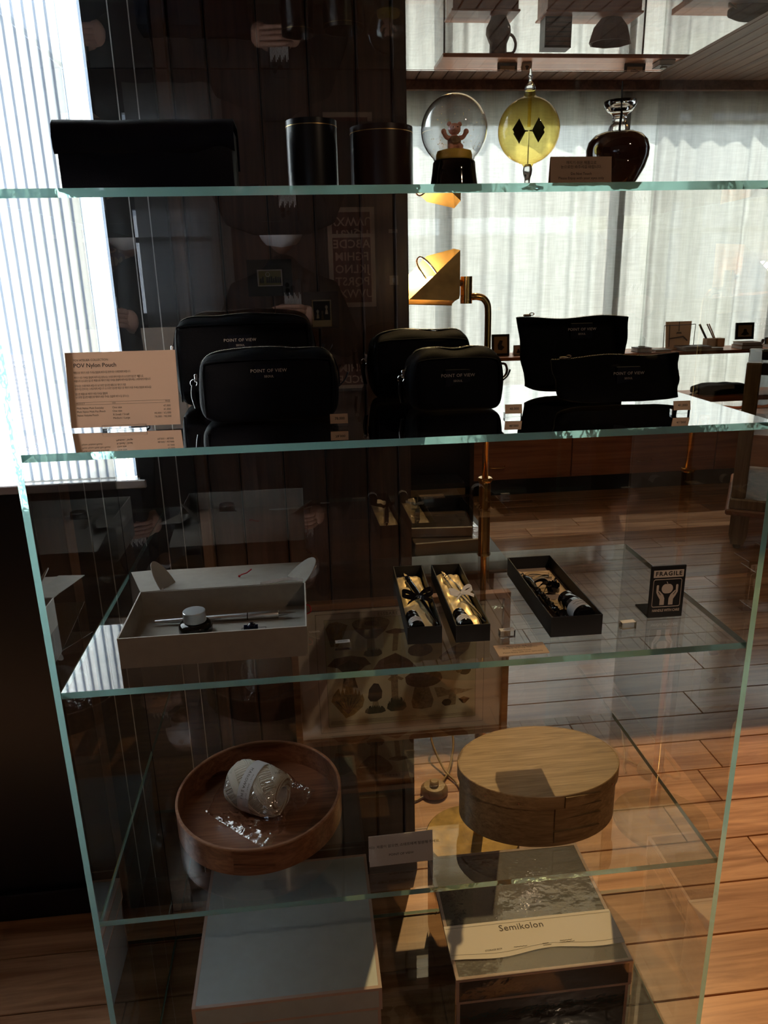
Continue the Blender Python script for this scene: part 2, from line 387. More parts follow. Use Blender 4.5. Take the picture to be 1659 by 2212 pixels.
def finish_texts():
    """turn all lettering into meshes in one go"""
    dg = bpy.context.evaluated_depsgraph_get()
    for tmp, o in TEXTS:
        me = bpy.data.meshes.new_from_object(tmp.evaluated_get(dg))
        mt = o.data.materials[0]; me.materials.clear(); me.materials.append(mt); me.name = o.name
        o.data = me
    for tmp, o in TEXTS: bpy.data.objects.remove(tmp)
# ------------------------------------------------------------------ the room
FLOOR_P = 0.142
def build_floor():
    fl = bx(-2.3, 5.3, -2.7, 4.5, -0.08, -0.016)
    fo = struct(obj('floor', fl, 'sub'), 'warm brown oak plank floor')
    rest = NB(); me_cache = {}
    rnd = random.Random(3)
    row = 0; y = -2.68
    y = 0.155 - FLOOR_P * 20
    while y < 4.45:
        yc = y + FLOOR_P / 2
        x = -2.25 - rnd.random() * 1.2
        while x < 5.25:
            ln = rnd.choice((0.9, 1.1, 1.3, 1.5))
            x1 = min(x + ln, 5.25); x0 = max(x, -2.25)
            if x1 - x0 > 0.05 and not (yc > 0.75 and x1 < 0.45):
                # in view: what lies inside the camera's cone
                vis = yc > -0.25 and x1 > (-0.75 if yc < 0.6 else 0.45) and x0 < 1.5 + 0.75 * max(yc, 0)
                g = 0.0012
                if vis:
                    L_ = x1 - x0
                    key = round(L_, 3)
                    if key not in me_cache:
                        b = bx(-L_ / 2 + g, L_ / 2 - g, -FLOOR_P / 2 + g, FLOOR_P / 2 - g, -0.016, 0.0, bev=0.0015)
                        bmesh.ops.recalc_face_normals(b, faces=b.faces)
                        me = bpy.data.meshes.new('plank'); b.to_mesh(me); b.free(); me.materials.append(M['floor']); me_cache[key] = me
                    inst('plank', me_cache[key], fo, ((x0 + x1) / 2, yc, 0))
                else:
                    box(rest, x0 + g, x1 - g, yc - FLOOR_P / 2 + g, yc + FLOOR_P / 2 - g, -0.016, 0.0)
            x += ln
        y += FLOOR_P; row += 1
    o = obj('plank_rest', rest, 'floor', fo); o['kind'] = 'stuff'
build_floor()

SKY = (0.70, 2.60, 0.95, 2.80)     # unseen roof light, added to let the sun in: x0, x1, y0, y1
def build_ceiling():
    c = NB(); box(c, -2.3, 5.3, -2.7, 0.66, 2.62, 2.72)
    box(c, 0.47, 5.3, 0.66, SKY[2], 2.62, 2.72); box(c, 0.47, SKY[0], SKY[2], SKY[3], 2.62, 2.72); box(c, SKY[1], 5.3, SKY[2], SKY[3], 2.62, 2.72); box(c, 0.47, 5.3, SKY[3], 4.6, 2.62, 2.72)
    co = struct(obj('ceiling', c, 'rearwall'), 'ceiling of narrow wooden slats')
    def slat(y0, y1):
        b = bx(-0.0405, 0.0405, y0, y1, 0, 0.02, bev=0.003)
        bmesh.ops.recalc_face_normals(b, faces=b.faces)
        me = bpy.data.meshes.new('slat'); b.to_mesh(me); b.free(); me.materials.append(M['ceil']); return me
    a = slat(-2.65, 4.45); s = slat(-2.65, 0.64); n1 = slat(-2.65, SKY[2] - 0.02); n2 = slat(SKY[3] + 0.02, 4.45)
    x = -2.2
    while x < 5.2:
        if x < 0.52: inst('slat', s, co, (x, 0, 2.6))
        elif SKY[0] - 0.06 < x < SKY[1] + 0.06: inst('slat', n1, co, (x, 0, 2.6)); inst('slat', n2, co, (x, 0, 2.6))
        else: inst('slat', a, co, (x, 0, 2.6))
        x += 0.085
    e = bpy.data.objects.new('window_added', None); COL.objects.link(e); e['kind'] = 'structure'; e['label'] = 'added bronze-glazed roof light letting sun through the ceiling'
    b = NB(); f_ = 0.03
    box(b, SKY[0] - 0.02, SKY[1] + 0.02, SKY[2] - 0.02, SKY[2] + f_, 2.59, 2.74); box(b, SKY[0] - 0.02, SKY[1] + 0.02, SKY[3] - f_, SKY[3] + 0.02, 2.59, 2.74)
    box(b, SKY[0] - 0.02, SKY[0] + f_, SKY[2] + f_, SKY[3] - f_, 2.59, 2.74); box(b, SKY[1] - f_, SKY[1] + 0.02, SKY[2] + f_, SKY[3] - f_, 2.59, 2.74); obj('window_frame', b, 'darkbrown', e)
    obj('pane', bx(SKY[0] + f_, SKY[1] - f_, SKY[2] + f_, SKY[3] - f_, 2.68, 2.69), 'bronze', e)
build_ceiling()

def wall_hole(name, x0, x1, y0, y1, z0, z1, hx0, hx1, hz0, hz1, mat, label, axis='x'):
    b = NB()
    box(b, x0, hx0, y0, y1, z0, z1); box(b, hx1, x1, y0, y1, z0, z1)
    box(b, hx0, hx1, y0, y1, z0, hz0); box(b, hx0, hx1, y0, y1, hz1, z1)
    return struct(obj(name, b, mat), label)
wall_hole('wall_left', -2.3, 0.124, 0.56, 0.66, 0, 2.62, -1.55, 0.018, 1.055, 2.32, 'black_wall', 'black painted wall around the ribbed window')
# ribbed-glass window in the black wall
w1 = bpy.data.objects.new('window_1', None); COL.objects.link(w1); w1['kind'] = 'structure'; w1['label'] = 'ribbed glass window glowing white in the black wall'
rb = NB(); pitch = 0.0185; n = int(1.57 / pitch); per = 8
cols = []
for i in range(n * per + 1):
    x = -1.55 + i * pitch / per; ph = (i % per) / per
    y = 0.592 - 0.0055 * abs(math.sin(PI * ph))
    cols.append((rb.verts.new((x, y, 1.058)), rb.verts.new((x, y, 2.32))))
back = []
for a, b_ in zip(cols, cols[1:]): rb.faces.new((a[0], b_[0], b_[1], a[1]))
pane = obj('ribbed_pane', rb, 'rib', w1, smooth=60)
rl = NB()  # darker strips paint in the dark stripes that refraction makes between ribs
for i in range(n + 1):
    x = -1.55 + i * pitch; hw = 0.0020
    box(rl, x - hw, x + hw, 0.5895, 0.5945, 1.058, 2.32)
g = obj('rib_dark_stripes', rl, 'ribline', w1); g['kind'] = 'stuff'
fr = NB(); box(fr, -1.55, 0.030, 0.553, 0.575, 1.040, 1.058, 0.002); obj('sill_bead', fr, 'alum', w1)
fr = NB(); box(fr, 0.010, 0.018, 0.575, 0.64, 1.055, 2.32); obj('window_frame', fr, 'toe', w1)
for xx in (0.058, 0.092):
    b = bx(xx, xx + 0.0018, 0.5585, 0.5605, 0.0, 2.6); struct(obj('trim_%d' % (1 if xx < 0.07 else 2), b, 'alum'))
b = bx(-2.25, 0.124, 0.545, 0.562, 0.0, 0.075, 0.003); struct(obj('baseboard_left', b, 'black_wall'))

# wood-panelled pier
b = bx(0.124, 0.572, 0.604, 0.70, 0, 2.62); pw = struct(obj('wall_center', b, 'toe'), 'dark wood-panelled pier behind the glass case')
xs = [0.150, 0.215, 0.306, 0.394, 0.482, 0.549]
for a, c in zip(xs, xs[1:]):
    b = bx(a + 0.0015, c - 0.0015, 0.592, 0.606, 0.09, 2.62, bev=0.003); obj('plank', b, 'wall_wood', pw)
b = bx(0.549, 0.574, 0.584, 0.705, 0.0, 2.62, bev=0.002); obj('corner_board', b, 'wall_wood', pw)
b = bx(0.124, 0.149, 0.575, 0.606, 0.0, 2.62, bev=0.003); struct(obj('trim_3', b, 'trim_wood'), 'wooden corner strip between black wall and wood panelling')
b = bx(0.149, 0.578, 0.578, 0.606, 0.0, 0.09, bev=0.002); struct(obj('baseboard_center', b, 'toe'))
struct(obj('wall_inner', bx(0.47, 0.572, 0.70, 4.6, 0, 2.62), 'rearwall'))
struct(obj('wall_right', bx(5.2, 5.3, -2.7, 4.6, 0, 2.62), 'wallpaint'))
struct(obj('wall_outer', bx(-2.3, -2.2, -2.6, 0.56, 0, 2.62), 'rearwall'))
wall_hole('wall_rear', -2.3, 5.3, -2.7, -2.6, 0, 2.62, -1.30, -0.06, 1.22, 1.68, 'rearwall', 'dark brown rear wall with a window and a letter poster')
wall_hole('wall_far', 0.47, 5.3, 4.5, 4.6, 0, 2.62, 0.75, 5.1, 0.40, 2.56, 'wallpaint', 'far wall with a wide curtained window')
# windows with frames and panes
def window(name, x0, x1, z0, z1, y, posts, mat, label, glass='pane'):
    e = bpy.data.objects.new(name, None); COL.objects.link(e); e['kind'] = 'structure'; e['label'] = label
    b = NB(); t = 0.045
    box(b, x0, x1, y, y + 0.06, z0, z0 + t); box(b, x0, x1, y, y + 0.06, z1 - t, z1)
    box(b, x0, x0 + t, y, y + 0.06, z0, z1); box(b, x1 - t, x1, y, y + 0.06, z0, z1)
    obj('window_frame', b, mat, e)
    for p in posts: obj('mullion', bx(p - 0.045, p + 0.045, y - 0.01, y + 0.06, z0 + t, z1 - t), mat, e)
    ed = [x0 + t] + posts + [x1 - t]
    for a, c in zip(ed, ed[1:]): obj('pane', bx(a, c, y + 0.028, y + 0.034, z0 + t, z1 - t), glass, e)
    return e
window('window_2', 0.75, 5.1, 0.40, 2.56, 4.5, [1.40, 2.60, 3.85], 'drawer', 'wide window behind the linen curtains')
window('window_3', -1.30, -0.06, 1.22, 1.68, -2.66, [-0.66], 'darkbrown', 'window in the rear wall, mirrored in the glass case', 'grey_pane')

# curtains
def curtain(name, label, x0, x1, y, z0, z1, seed, amp=0.036, grp='linen curtains along the far window'):
    b = NB(); nx = int((x1 - x0) / 0.012); nz = 10; rows = []
    for k in range(nz + 1):
        z = z0 + (z1 - z0) * k / nz; row = []
        for i in range(nx + 1):
            x = x0 + (x1 - x0) * i / nx
            s = noise.noise(Vector((x * 2.3, seed, 0.0))) * 2.2
            f = math.sin(x * 38 + s * 3 + 0.5 * noise.noise(Vector((x * 3, z * 0.8, seed)))) 
            g = noise.noise(Vector((x * 14, seed + 7, z * 0.35)))
            yy = y + amp * (0.65 * f + 0.9 * g) * (0.75 + 0.35 * (z1 - z) / (z1 - z0))
            row.append(b.verts.new((x, yy, z)))
        rows.append(row)
    for a, c in zip(rows, rows[1:]):
        for i in range(nx): b.faces.new((a[i], a[i + 1], c[i + 1], c[i]))
    return tag(obj(name, b, 'curtain', None, smooth=True), label, 'curtain', grp)
curtain('curtain', 'sheer linen curtain behind the brass reading lamp', 0.60, 2.61, 4.38, 0.44, 2.59, 1.3)
curtain('curtain', 'sheer linen curtain behind the shelf of framed cards, right of the window post', 2.57, 5.18, 4.40, 0.44, 2.59, 5.1)
curtain('curtain', 'linen curtain drawn beside the rear window', -0.46, 0.02, -2.50, 1.15, 1.78, 8.8, 0.02, None)
b = bx(0.60, 5.18, 4.30, 4.34, 2.545, 2.6); struct(obj('trim_4', b, 'ceil'), 'wooden pelmet above the curtains')

tag(obj('added_blind', bx(0.76, 5.09, 4.462, 4.466, 2.365, 2.56), 'blind'), 'added cream blind making the dimmer band behind the curtain tops', 'blind')  # blind added to half-dim the daylight along the curtain tops
# outdoors, seen faintly through the curtains and the ribbed pane
struct(obj('ground', bx(-30, 30, 4.62, 40, -0.6, -0.5), 'street'), 'grey street outside the window')
def building(name, label, x0, x1, y0, y1, z1, mat, wins):
    e = thing(name, label, 'building', ((x0 + x1) / 2, y0, -0.5)); cx = (x0 + x1) / 2
    obj('wall', bx(x0 - cx, x1 - cx, 0, y1 - y0, 0, z1 + 0.5), mat, e)
    for (a, c, d, f) in wins:
        wdw = obj('window', bx(a - cx, c - cx, -0.05, 0.02, d + 0.5, f + 0.5), 'facade', e)
        obj('pane', bx(a - cx + 0.08, c - cx - 0.08, -0.06, -0.02, d + 0.58, f + 0.42), 'facwin', wdw)
    return e
building('building', 'grey facade faintly seen through the left curtain', 1.0, 4.8, 9.0, 12.0, 1.9, 'facade', [(2.3, 3.5, 0.2, 1.5)])
building('building', 'beige facade with white-framed windows seen through the right curtain', 5.0, 12.0, 8.6, 12.0, 2.3, 'facade2', [(5.9, 6.5, 0.4, 1.6), (7.0, 8.1, 0.3, 1.6)])
building('building', 'cream facade glimpsed through the ribbed window', -9.0, -1.3, 4.6, 8.0, 2.05, 'facade2', [(-3.2, -2.4, 0.3, 1.4)])

# ------------------------------------------------------------------ the glass display case
D = 0.443; T = 0.010
ZS = {'s1': 1.543, 's2': 1.2365, 's3': 0.9005, 's4': 0.5025, 'base': 0.010, 'top': 1.776}   # upper faces
case = thing('glass_display_case', 'tall frameless glass display case with four glass shelves', 'display case')
def slab(name, x0, x1, y0, y1, z0, z1, ax, front_only=False):
    b = bx(x0, x1, y0, y1, z0, z1, bev=0.0)
    bmesh.ops.recalc_face_normals(b, faces=b.faces)
    for f in b.faces:
        f.material_index = 0 if abs(f.normal[ax]) > 0.9 or (front_only and f.normal.y > -0.9) else 1
    return obj(name, b, ['glass', 'edge'], case)
slab('side_panel', -0.009, 0.0, 0.0, D + 0.009, 0.0, 1.776, 0, True)
slab('side_panel', 1.0, 1.009, 0.0, D + 0.009, 0.0, 1.776, 0, True)
slab('back_panel', 0.0005, 0.9995, D, D + 0.008, 0.0, 1.765, 1, True)
slab('top_panel', 0.0005, 0.9995, 0.0, D + 0.008, 1.766, 1.776, 2, True)
for k in ('s1', 's2', 's3', 's4'):
    sh_ = slab('shelf', 0.0008, 0.9992, 0.0005, D - 0.001, ZS[k] - T, ZS[k], 2)
    for p in sh_.data.polygons:
        if p.normal.y > 0.9: p.material_index = 0
slab('base_panel', 0.0008, 0.9992, 0.0005, D - 0.001, 0.0006, 0.010, 2)

# ------------------------------------------------------------------ added ceiling spotlights
def spotlight(i, P, loc, aim, cone, blend, rad, col, label):
    e = thing('added_spotlight', label, 'spotlight', (loc[0], loc[1], 2.6))
    l = Vector(loc); a = (Vector(aim) - l).normalized()
    b = NB(); lathe(b, [(0.045, -0.012), (0.045, 0.0)], seg=20); obj('mount', b, 'toe', e, smooth=40)
    b = NB(); tube(b, [(0, 0, -0.01), (0, 0, -0.085)], 0.006); obj('stem', b, 'toe', e)
    q = a.to_track_quat('-Z', 'Y').to_matrix().to_4x4()
    m4 = Matrix.Translation((0, 0, loc[2] - 2.6)) @ q
    b = NB(); lathe(b, [(0.0, 0.085), (0.035, 0.085), (0.045, 0.07), (0.045, -0.02), (0.040, -0.02), (0.040, 0.06), (0.0, 0.062)], seg=24, mat4=m4, cap=False)
    obj('housing', b, 'toe', e, smooth=40)
    ld = bpy.data.lights.new('spot', 'SPOT'); ld.energy = P; ld.color = col; ld.spot_size = R(cone); ld.spot_blend = blend; ld.shadow_soft_size = rad
    lo = bpy.data.objects.new('fill_spot', ld); COL.objects.link(lo)
    lo.matrix_world = Matrix.Translation(l) @ q
for i, (S, lb) in enumerate(zip(FILL_SPOTS, ('added black ceiling spotlight brightening the photographer and the rear', 'added black ceiling spotlight brightening the framed mushroom print', 'added black ceiling spotlight filling the middle of the case', 'added black ceiling spotlight brightening the price card'))):
    spotlight(i, *S, lb)
# ------------------------------------------------------------------ shelf 1 (uppermost)
Z1 = ZS['s1']
# leather case with a flap
t = thing('leather_case', 'wide black leather case with a folded-over flap, left end of the top shelf', 'case', (0.181, 0.10, Z1))
obj('body', bx(-0.104, 0.104, -0.037, 0.045, 0, 0.078, bev=0.004, seg=2), 'leather', t, smooth=40)
fl = NB()
prof = [(0.046, 0.035), (0.0475, 0.065), (0.044, 0.079), (0.034, 0.0835), (-0.01, 0.084), (-0.030, 0.0825), (-0.0385, 0.076), (-0.0415, 0.062), (-0.0405, 0.050), (-0.0385, 0.046)]
rows = []
NX = 24
for i in range(NX + 1):
    u = -1 + 2 * i / NX
    row = []
    for (y, z) in prof:
        sag = 0.004 * (abs(u) ** 6) if y < -0.03 else 0
        ln = 0.0
        if y < -0.03 and z < 0.07: ln = 0.006 * math.exp(-((u - 0.8) / 0.2) ** 2)
        row.append((0.1065 * u, y + (0.0015 * math.sin(u * 9) if z < 0.07 else 0), z + ln + 0.0012 * noise.noise(Vector((u * 3, y * 30, z * 20)))))
    rows.append(row)
outer = [[fl.verts.new(p) for p in r_] for r_ in rows]
inner = [[fl.verts.new((p[0], p[1] * 0.955, p[2] - 0.0018)) for p in r_] for r_ in rows]
for A in (outer, inner):
    for a, c in zip(A, A[1:]):
        for k in range(len(prof) - 1): fl.faces.new((a[k], a[k + 1], c[k + 1], c[k]))
for k in range(len(prof) - 1):
    for r_ in (0, NX): fl.faces.new((outer[r_][k], outer[r_][k + 1], inner[r_][k + 1], inner[r_][k]))
for i in range(NX):
    for k in (0, len(prof) - 1): fl.faces.new((outer[i][k], outer[i + 1][k], inner[i + 1][k], inner[i][k]))
obj('flap', fl, 'leather', t, smooth=50)
# two leather pen cups
def pen_cup(label, x, y, r, h, mat):
    t = thing('pen_cup', label, 'pen cup', (x, y, Z1), group='leather pen cups on the top shelf')
    b = NB(); lathe(b, [(0, 0.0), (r, 0), (r, h), (r - 0.003, h + 0.0005), (r - 0.004, h - 0.001), (r - 0.004, 0.006), (0, 0.006)], seg=48, cap=False); obj('cup', b, mat, t, smooth=40)
    b = NB(); lathe(b, [(r + 0.0003, h - 0.0075), (r + 0.0003, h - 0.0066)], seg=48, cap=False); obj('gold_line', b, 'gold', t, smooth=True, label='thin gold line below the rim')
pen_cup('tall round black leather pen cup on the top shelf', 0.383, 0.112, 0.0325, 0.087, 'leather2')
pen_cup('wider brown leather pen cup beside the black one', 0.474, 0.118, 0.041, 0.080, 'leather3')
# snow globe
t = thing('snow_globe', 'snow globe with a small bear on a black base', 'snow globe', (0.567, 0.10, Z1))
b = NB(); lathe(b, [(0, 0), (0.0325, 0), (0.0325, 0.003), (0.0305, 0.012), (0.0285, 0.025), (0.0275, 0.036), (0.026, 0.038), (0, 0.038)], seg=40, cap=False); obj('base', b, 'blackgloss', t, smooth=35)
b = NB(); pr = [(0.0, 0.0385), (0.0262, 0.0385), (0.0275, 0.0415)]
for k in range(1, 25):
    a = R(-52 + (142) * k / 24); pr.append((0.0428 * math.cos(a), 0.0745 + 0.0428 * math.sin(a)))
pr[-1] = (0.0, 0.0745 + 0.0428)
lathe(b, pr, seg=48, cap=False); obj('glass_ball', b, 'water', t, smooth=True)
b = NB(); lathe(b, [(0, 0.039), (0.0235, 0.039), (0.0235, 0.045), (0.022, 0.0495), (0.012, 0.052), (0, 0.0525)], seg=30, cap=False); obj('yellow_mound', b, 'yellow', t, smooth=50)
bear = NB()
def ball(bm, c, r, s=(1, 1, 1), seg=14):
    m4 = Matrix.Translation(c) @ Matrix.Diagonal((s[0] * r, s[1] * r, s[2] * r, 1))
    bmesh.ops.create_uvsphere(bm, u_segments=seg, v_segments=seg // 2 + 2, radius=1.0, matrix=m4)
ball(bear, (0, 0, 0.0605), 0.0088, (1, 0.9, 1.05)); ball(bear, (0.000, -0.001, 0.0755), 0.0078, (1.05, 1, 0.95))
ball(bear, (-0.0065, 0, 0.0818), 0.0030); ball(bear, (0.0070, 0, 0.0815), 0.0030); ball(bear, (0.0005, -0.0078, 0.0742), 0.0030, (1.1, 1, 0.8))
for s in (-1, 1):
    tube(bear, smoothpath([(s * 0.006, -0.001, 0.065), (s * 0.011, -0.003, 0.066), (s * 0.0145, -0.005, 0.0715)], 3), [0.0030] * 3 + [0.0028] * 3 + [0.0034], 8); ball(bear, (s * 0.0147, -0.005, 0.0722), 0.0034)
    tube(bear, [(s * 0.004, -0.002, 0.056), (s * 0.0065, -0.008, 0.0535)], [0.0038, 0.0036], 8); ball(bear, (s * 0.0066, -0.0085, 0.0540), 0.0038)
bo = obj('bear', bear, 'bear', t, smooth=True, label='small pink bear with raised arms')
b = NB(); ball(b, (0, -0.0015, 0.0615), 0.0086, (1.0, 0.95, 0.78)); obj('jumper', b, 'kraftbrown', t, smooth=True)
for s in (-1, 1):
    b = NB(); ball(b, (0.0003 + s * 0.0028, -0.0082, 0.0772), 0.0008, seg=8); obj('eye', b, 'black', t)
b = NB(); rr = random.Random(5)
for k in range(70):
    a = rr.random() * 2 * PI; d = rr.uniform(0.010, 0.033); zz = rr.uniform(0.045, 0.07) if rr.random() < 0.75 else rr.uniform(0.07, 0.1)
    if d * d + (zz - 0.0745) ** 2 > 0.0385 ** 2: continue
    ball(b, (d * math.cos(a), d * math.sin(a), zz), 0.00055, seg=4)
g = obj('glitter', b, 'gold', t); g['kind'] = 'stuff'
# light mill
t = thing('light_mill', 'amber glass light mill with black diamond vanes', 'ornament', (0.666, 0.10, Z1))
b = NB(); pr = [(0.0055, 0.030), (0.0075, 0.0335), (0.0115, 0.0345)]
for k in range(0, 29):
    a = R(-73 + 148 * k / 28); pr.append((0.0400 * math.cos(a), 0.0735 + 0.0402 * math.sin(a)))
pr += [(0.0078, 0.1145), (0.0068, 0.1190), (0.0068, 0.1205)]
lathe(b, pr, seg=48, cap=False); obj('bulb', b, 'amber', t, smooth=True)
b = NB(); lathe(b, [(0.0, 0.0), (0.014, 0.0), (0.0145, 0.002), (0.006, 0.004), (0.0035, 0.008), (0.0038, 0.016), (0.0055, 0.021), (0.0062, 0.026), (0.0055, 0.030), (0.004, 0.033), (0, 0.034)], seg=24, cap=False); obj('glass_foot', b, 'crystal', t, smooth=True)
b = NB(); lathe(b, [(0, 0.1205), (0.0070, 0.1205), (0.0068, 0.124), (0.0050, 0.1275), (0.0026, 0.130), (0.0018, 0.134), (0.0030, 0.137), (0.0018, 0.140), (0.0012, 0.145), (0, 0.147)], seg=20, cap=False); obj('glass_finial', b, 'crystal', t, smooth=True)
b = NB(); tube(b, [(0, 0, 0.034), (0, 0, 0.072)], 0.0007, 6); obj('needle', b, 'steel', t)
b = NB(); lathe(b, [(0.0022, 0.078), (0.0024, 0.1), (0.0026, 0.119)], seg=12, cap=False); obj('inner_tube', b, 'amber', t, smooth=True)
for k in range(4):
    a = R((24, 122, 204, 302)[k]); dx, dy = math.cos(a), math.sin(a)
    b = NB(); tube(b, [(0.001 * dx, 0.001 * dy, 0.0735), (0.008 * dx, 0.008 * dy, 0.0735)], 0.0005, 5); 
    prism(b, [(0.006, 0), (0.0165, -0.0132), (0.027, 0), (0.0165, 0.0132)], 0.0004, (0, 0, 0.0735), (dx, dy, 0), (0, 0, 1)); obj('vane', b, 'black', t)
# brown vase with clear stopper
t = thing('perfume_bottle', 'round brown lacquered bottle with a clear flared glass stopper', 'bottle', (0.793, 0.112, Z1))
b = NB(); pr = [(0, 0), (0.0175, 0), (0.0195, 0.0025), (0.028, 0.013), (0.0365, 0.028), (0.0410, 0.042), (0.0415, 0.052), (0.0385, 0.062), (0.031, 0.0695), (0.021, 0.073), (0.012, 0.0728), (0.006, 0.071), (0, 0.070)]
lathe(b, pr, seg=44, cap=False); obj('body', b, 'vase', t, smooth=True)
b = NB(); lathe(b, [(0, 0.071), (0.0125, 0.0715), (0.0142, 0.0755), (0.0130, 0.080), (0.0098, 0.0835), (0.0088, 0.089), (0.0100, 0.0945), (0.0160, 0.0985), (0.0208, 0.1060), (0.0212, 0.1105), (0.0195, 0.1108), (0.0150, 0.1035), (0.006, 0.100), (0, 0.0995)], seg=36, cap=False); obj('stopper', b, 'crystal', t, smooth=True)
b = NB(); tube(b, [(0.0005, 0, 0.0735), (0.002, 0.001, 0.098), (0.0008, 0, 0.134)], 0.0011, 6); obj('stick', b, 'black', t)
def notice(name, label, loc, rz, w_, h_, lines, mat='paper', tilt=0.0, flat=False, foot=True):
    """a small standing (or lying) card with printed lines: (text, size, y from top, ink)"""
    t = thing(name, label, 'sign', loc, rz)
    if flat:
        obj('card', bx(-w_ / 2, w_ / 2, 0, h_, 0, 0.0012), mat, t)
        for s, sz, yy, dx in lines: text('lettering', s, sz, 'ink', t, (dx, h_ - yy, 0.00135), (0, 0, 0))
    else:
        c, s_ = math.cos(tilt), math.sin(tilt)
        b = NB(); prism(b, [(-w_ / 2, 0), (w_ / 2, 0), (w_ / 2, h_), (-w_ / 2, h_)], 0.0009, (0, 0, 0.0005), (1, 0, 0), (0, s_, c)); obj('card', b, mat, t)
        if foot:
            b = NB(); prism(b, [(-w_ / 2, 0), (w_ / 2, 0), (w_ / 2, h_ * 0.98), (-w_ / 2, h_ * 0.98)], 0.0009, (0, 2 * h_ * s_ + 0.001, 0.0005), (1, 0, 0), (0, -s_, c)); obj('back_leaf', b, mat, t)
        for s, sz, yy, dx in lines:
            z = h_ - yy; text('lettering', s, sz, 'ink', t, (dx, s_ * z - 0.0011 * c, c * z + 0.0005 + 0.0011 * s_), (PI / 2 - tilt, 0, 0))
    return t
NT = [('깨지기 쉬운 제품으로', 0.0046, 0.0075, 0), ('눈으로만 봐주시길 바랍니다.', 0.0046, 0.0125, 0), ('Do Not Touch', 0.0046, 0.0205, 0), ('Please Enjoy with your eyes only', 0.0046, 0.0258, 0)]
notice('notice_card', 'kraft do-not-touch card in front of the brown bottle', (0.722, 0.050, Z1), R(1.5), 0.081, 0.0355, NT, 'tag', 0.12)
def price_block(label, loc, rz, price, kind='tag'):
    t = thing('price_block', label, 'price tag', loc, rz, 'small acrylic price blocks')
    if kind == 'tag':
        obj('block', bx(-0.0125, 0.0125, -0.004, 0.008, 0, 0.006), 'acrylic', t)
        b = NB(); prism(b, [(-0.0125, 0), (0.0125, 0), (0.0125, 0.0135), (-0.0125, 0.0135)], 0.0014, (0, -0.0042, 0.0055), (1, 0, 0), (0, 0.28, 1)); obj('tag', b, 'tag', t)
        text('lettering', price, 0.0052, 'ink', t, (0.001, -0.0037, 0.0125), (PI / 2 - 0.27, 0, 0), bold=0.0001)
    else:
        obj('block', bx(-0.012, 0.012, -0.0055, 0.0055, 0, 0.0115), 'acrylic', t)
        obj('tag', bx(-0.0112, 0.0112, -0.0048, 0.0048, 0.0117, 0.0120), 'paper_w', t)
        text('lettering', price, 0.0048, 'ink', t, (0, 0, 0.0121), (0, 0, 0))
    return t
price_block('acrylic price block on the top shelf behind the black pen cup', (0.423, 0.235, Z1), 0, '98,000', 'clear')
price_block('acrylic price block on the top shelf behind the brown pen cup', (0.512, 0.245, Z1), 0, '98,000', 'clear')

# ------------------------------------------------------------------ shelf 2: pouches
Z2 = ZS['s2']
def soft_box(bm, w_, d_, h_, n=7.0, cuts=15, fn=None):
    m = bmesh.new(); bmesh.ops.create_cube(m, size=2.0)
    bmesh.ops.subdivide_edges(m, edges=m.edges[:], cuts=cuts, use_grid_fill=True)
    for v in m.verts:
        p = v.co; r_ = (abs(p.x) ** n + abs(p.y) ** n + abs(p.z) ** n) ** (1 / n); q = p / r_
        x, y, z = q.x, q.y, q.z
        X, Y, Z = x * w_ / 2, y * d_ / 2, (z + 1) * h_ / 2
        if fn: X, Y, Z = fn(x, y, z, X, Y, Z)
        v.co = (X, Y, Z)
    me = bpy.data.meshes.new('tmp'); m.to_mesh(me); m.free(); bm.from_mesh(me); bpy.data.meshes.remove(me)
    return bm
def zip_teeth(bm, path, r=0.0009, step=0.0026):
    acc = 0.0; pts = [Vector(p) for p in path]
    for a, c in zip(pts, pts[1:]):
        L_ = (c - a).length; d = (c - a) / max(L_, 1e-9); s = step - acc
        while s < L_:
            p = a + d * s; m4 = Matrix.Translation(p) @ Matrix.Diagonal((r, r * 1.2, r, 1))
            bmesh.ops.create_icosphere(bm, subdivisions=1, radius=1.0, matrix=m4); s += step
        acc = (acc + L_) % step
    return bm
def brand(t, x, y, z, k=1.0, tilt=0.0):
    text('lettering', 'POINT OF VIEW', 0.0068 * k, 'foil', t, (x, y, z), (PI / 2 - tilt, 0, 0), spacing=1.08)
    text('lettering', 'SEOUL', 0.0045 * k, 'foil', t, (x, y, z - 0.0082 * k), (PI / 2 - tilt, 0, 0), spacing=1.05)
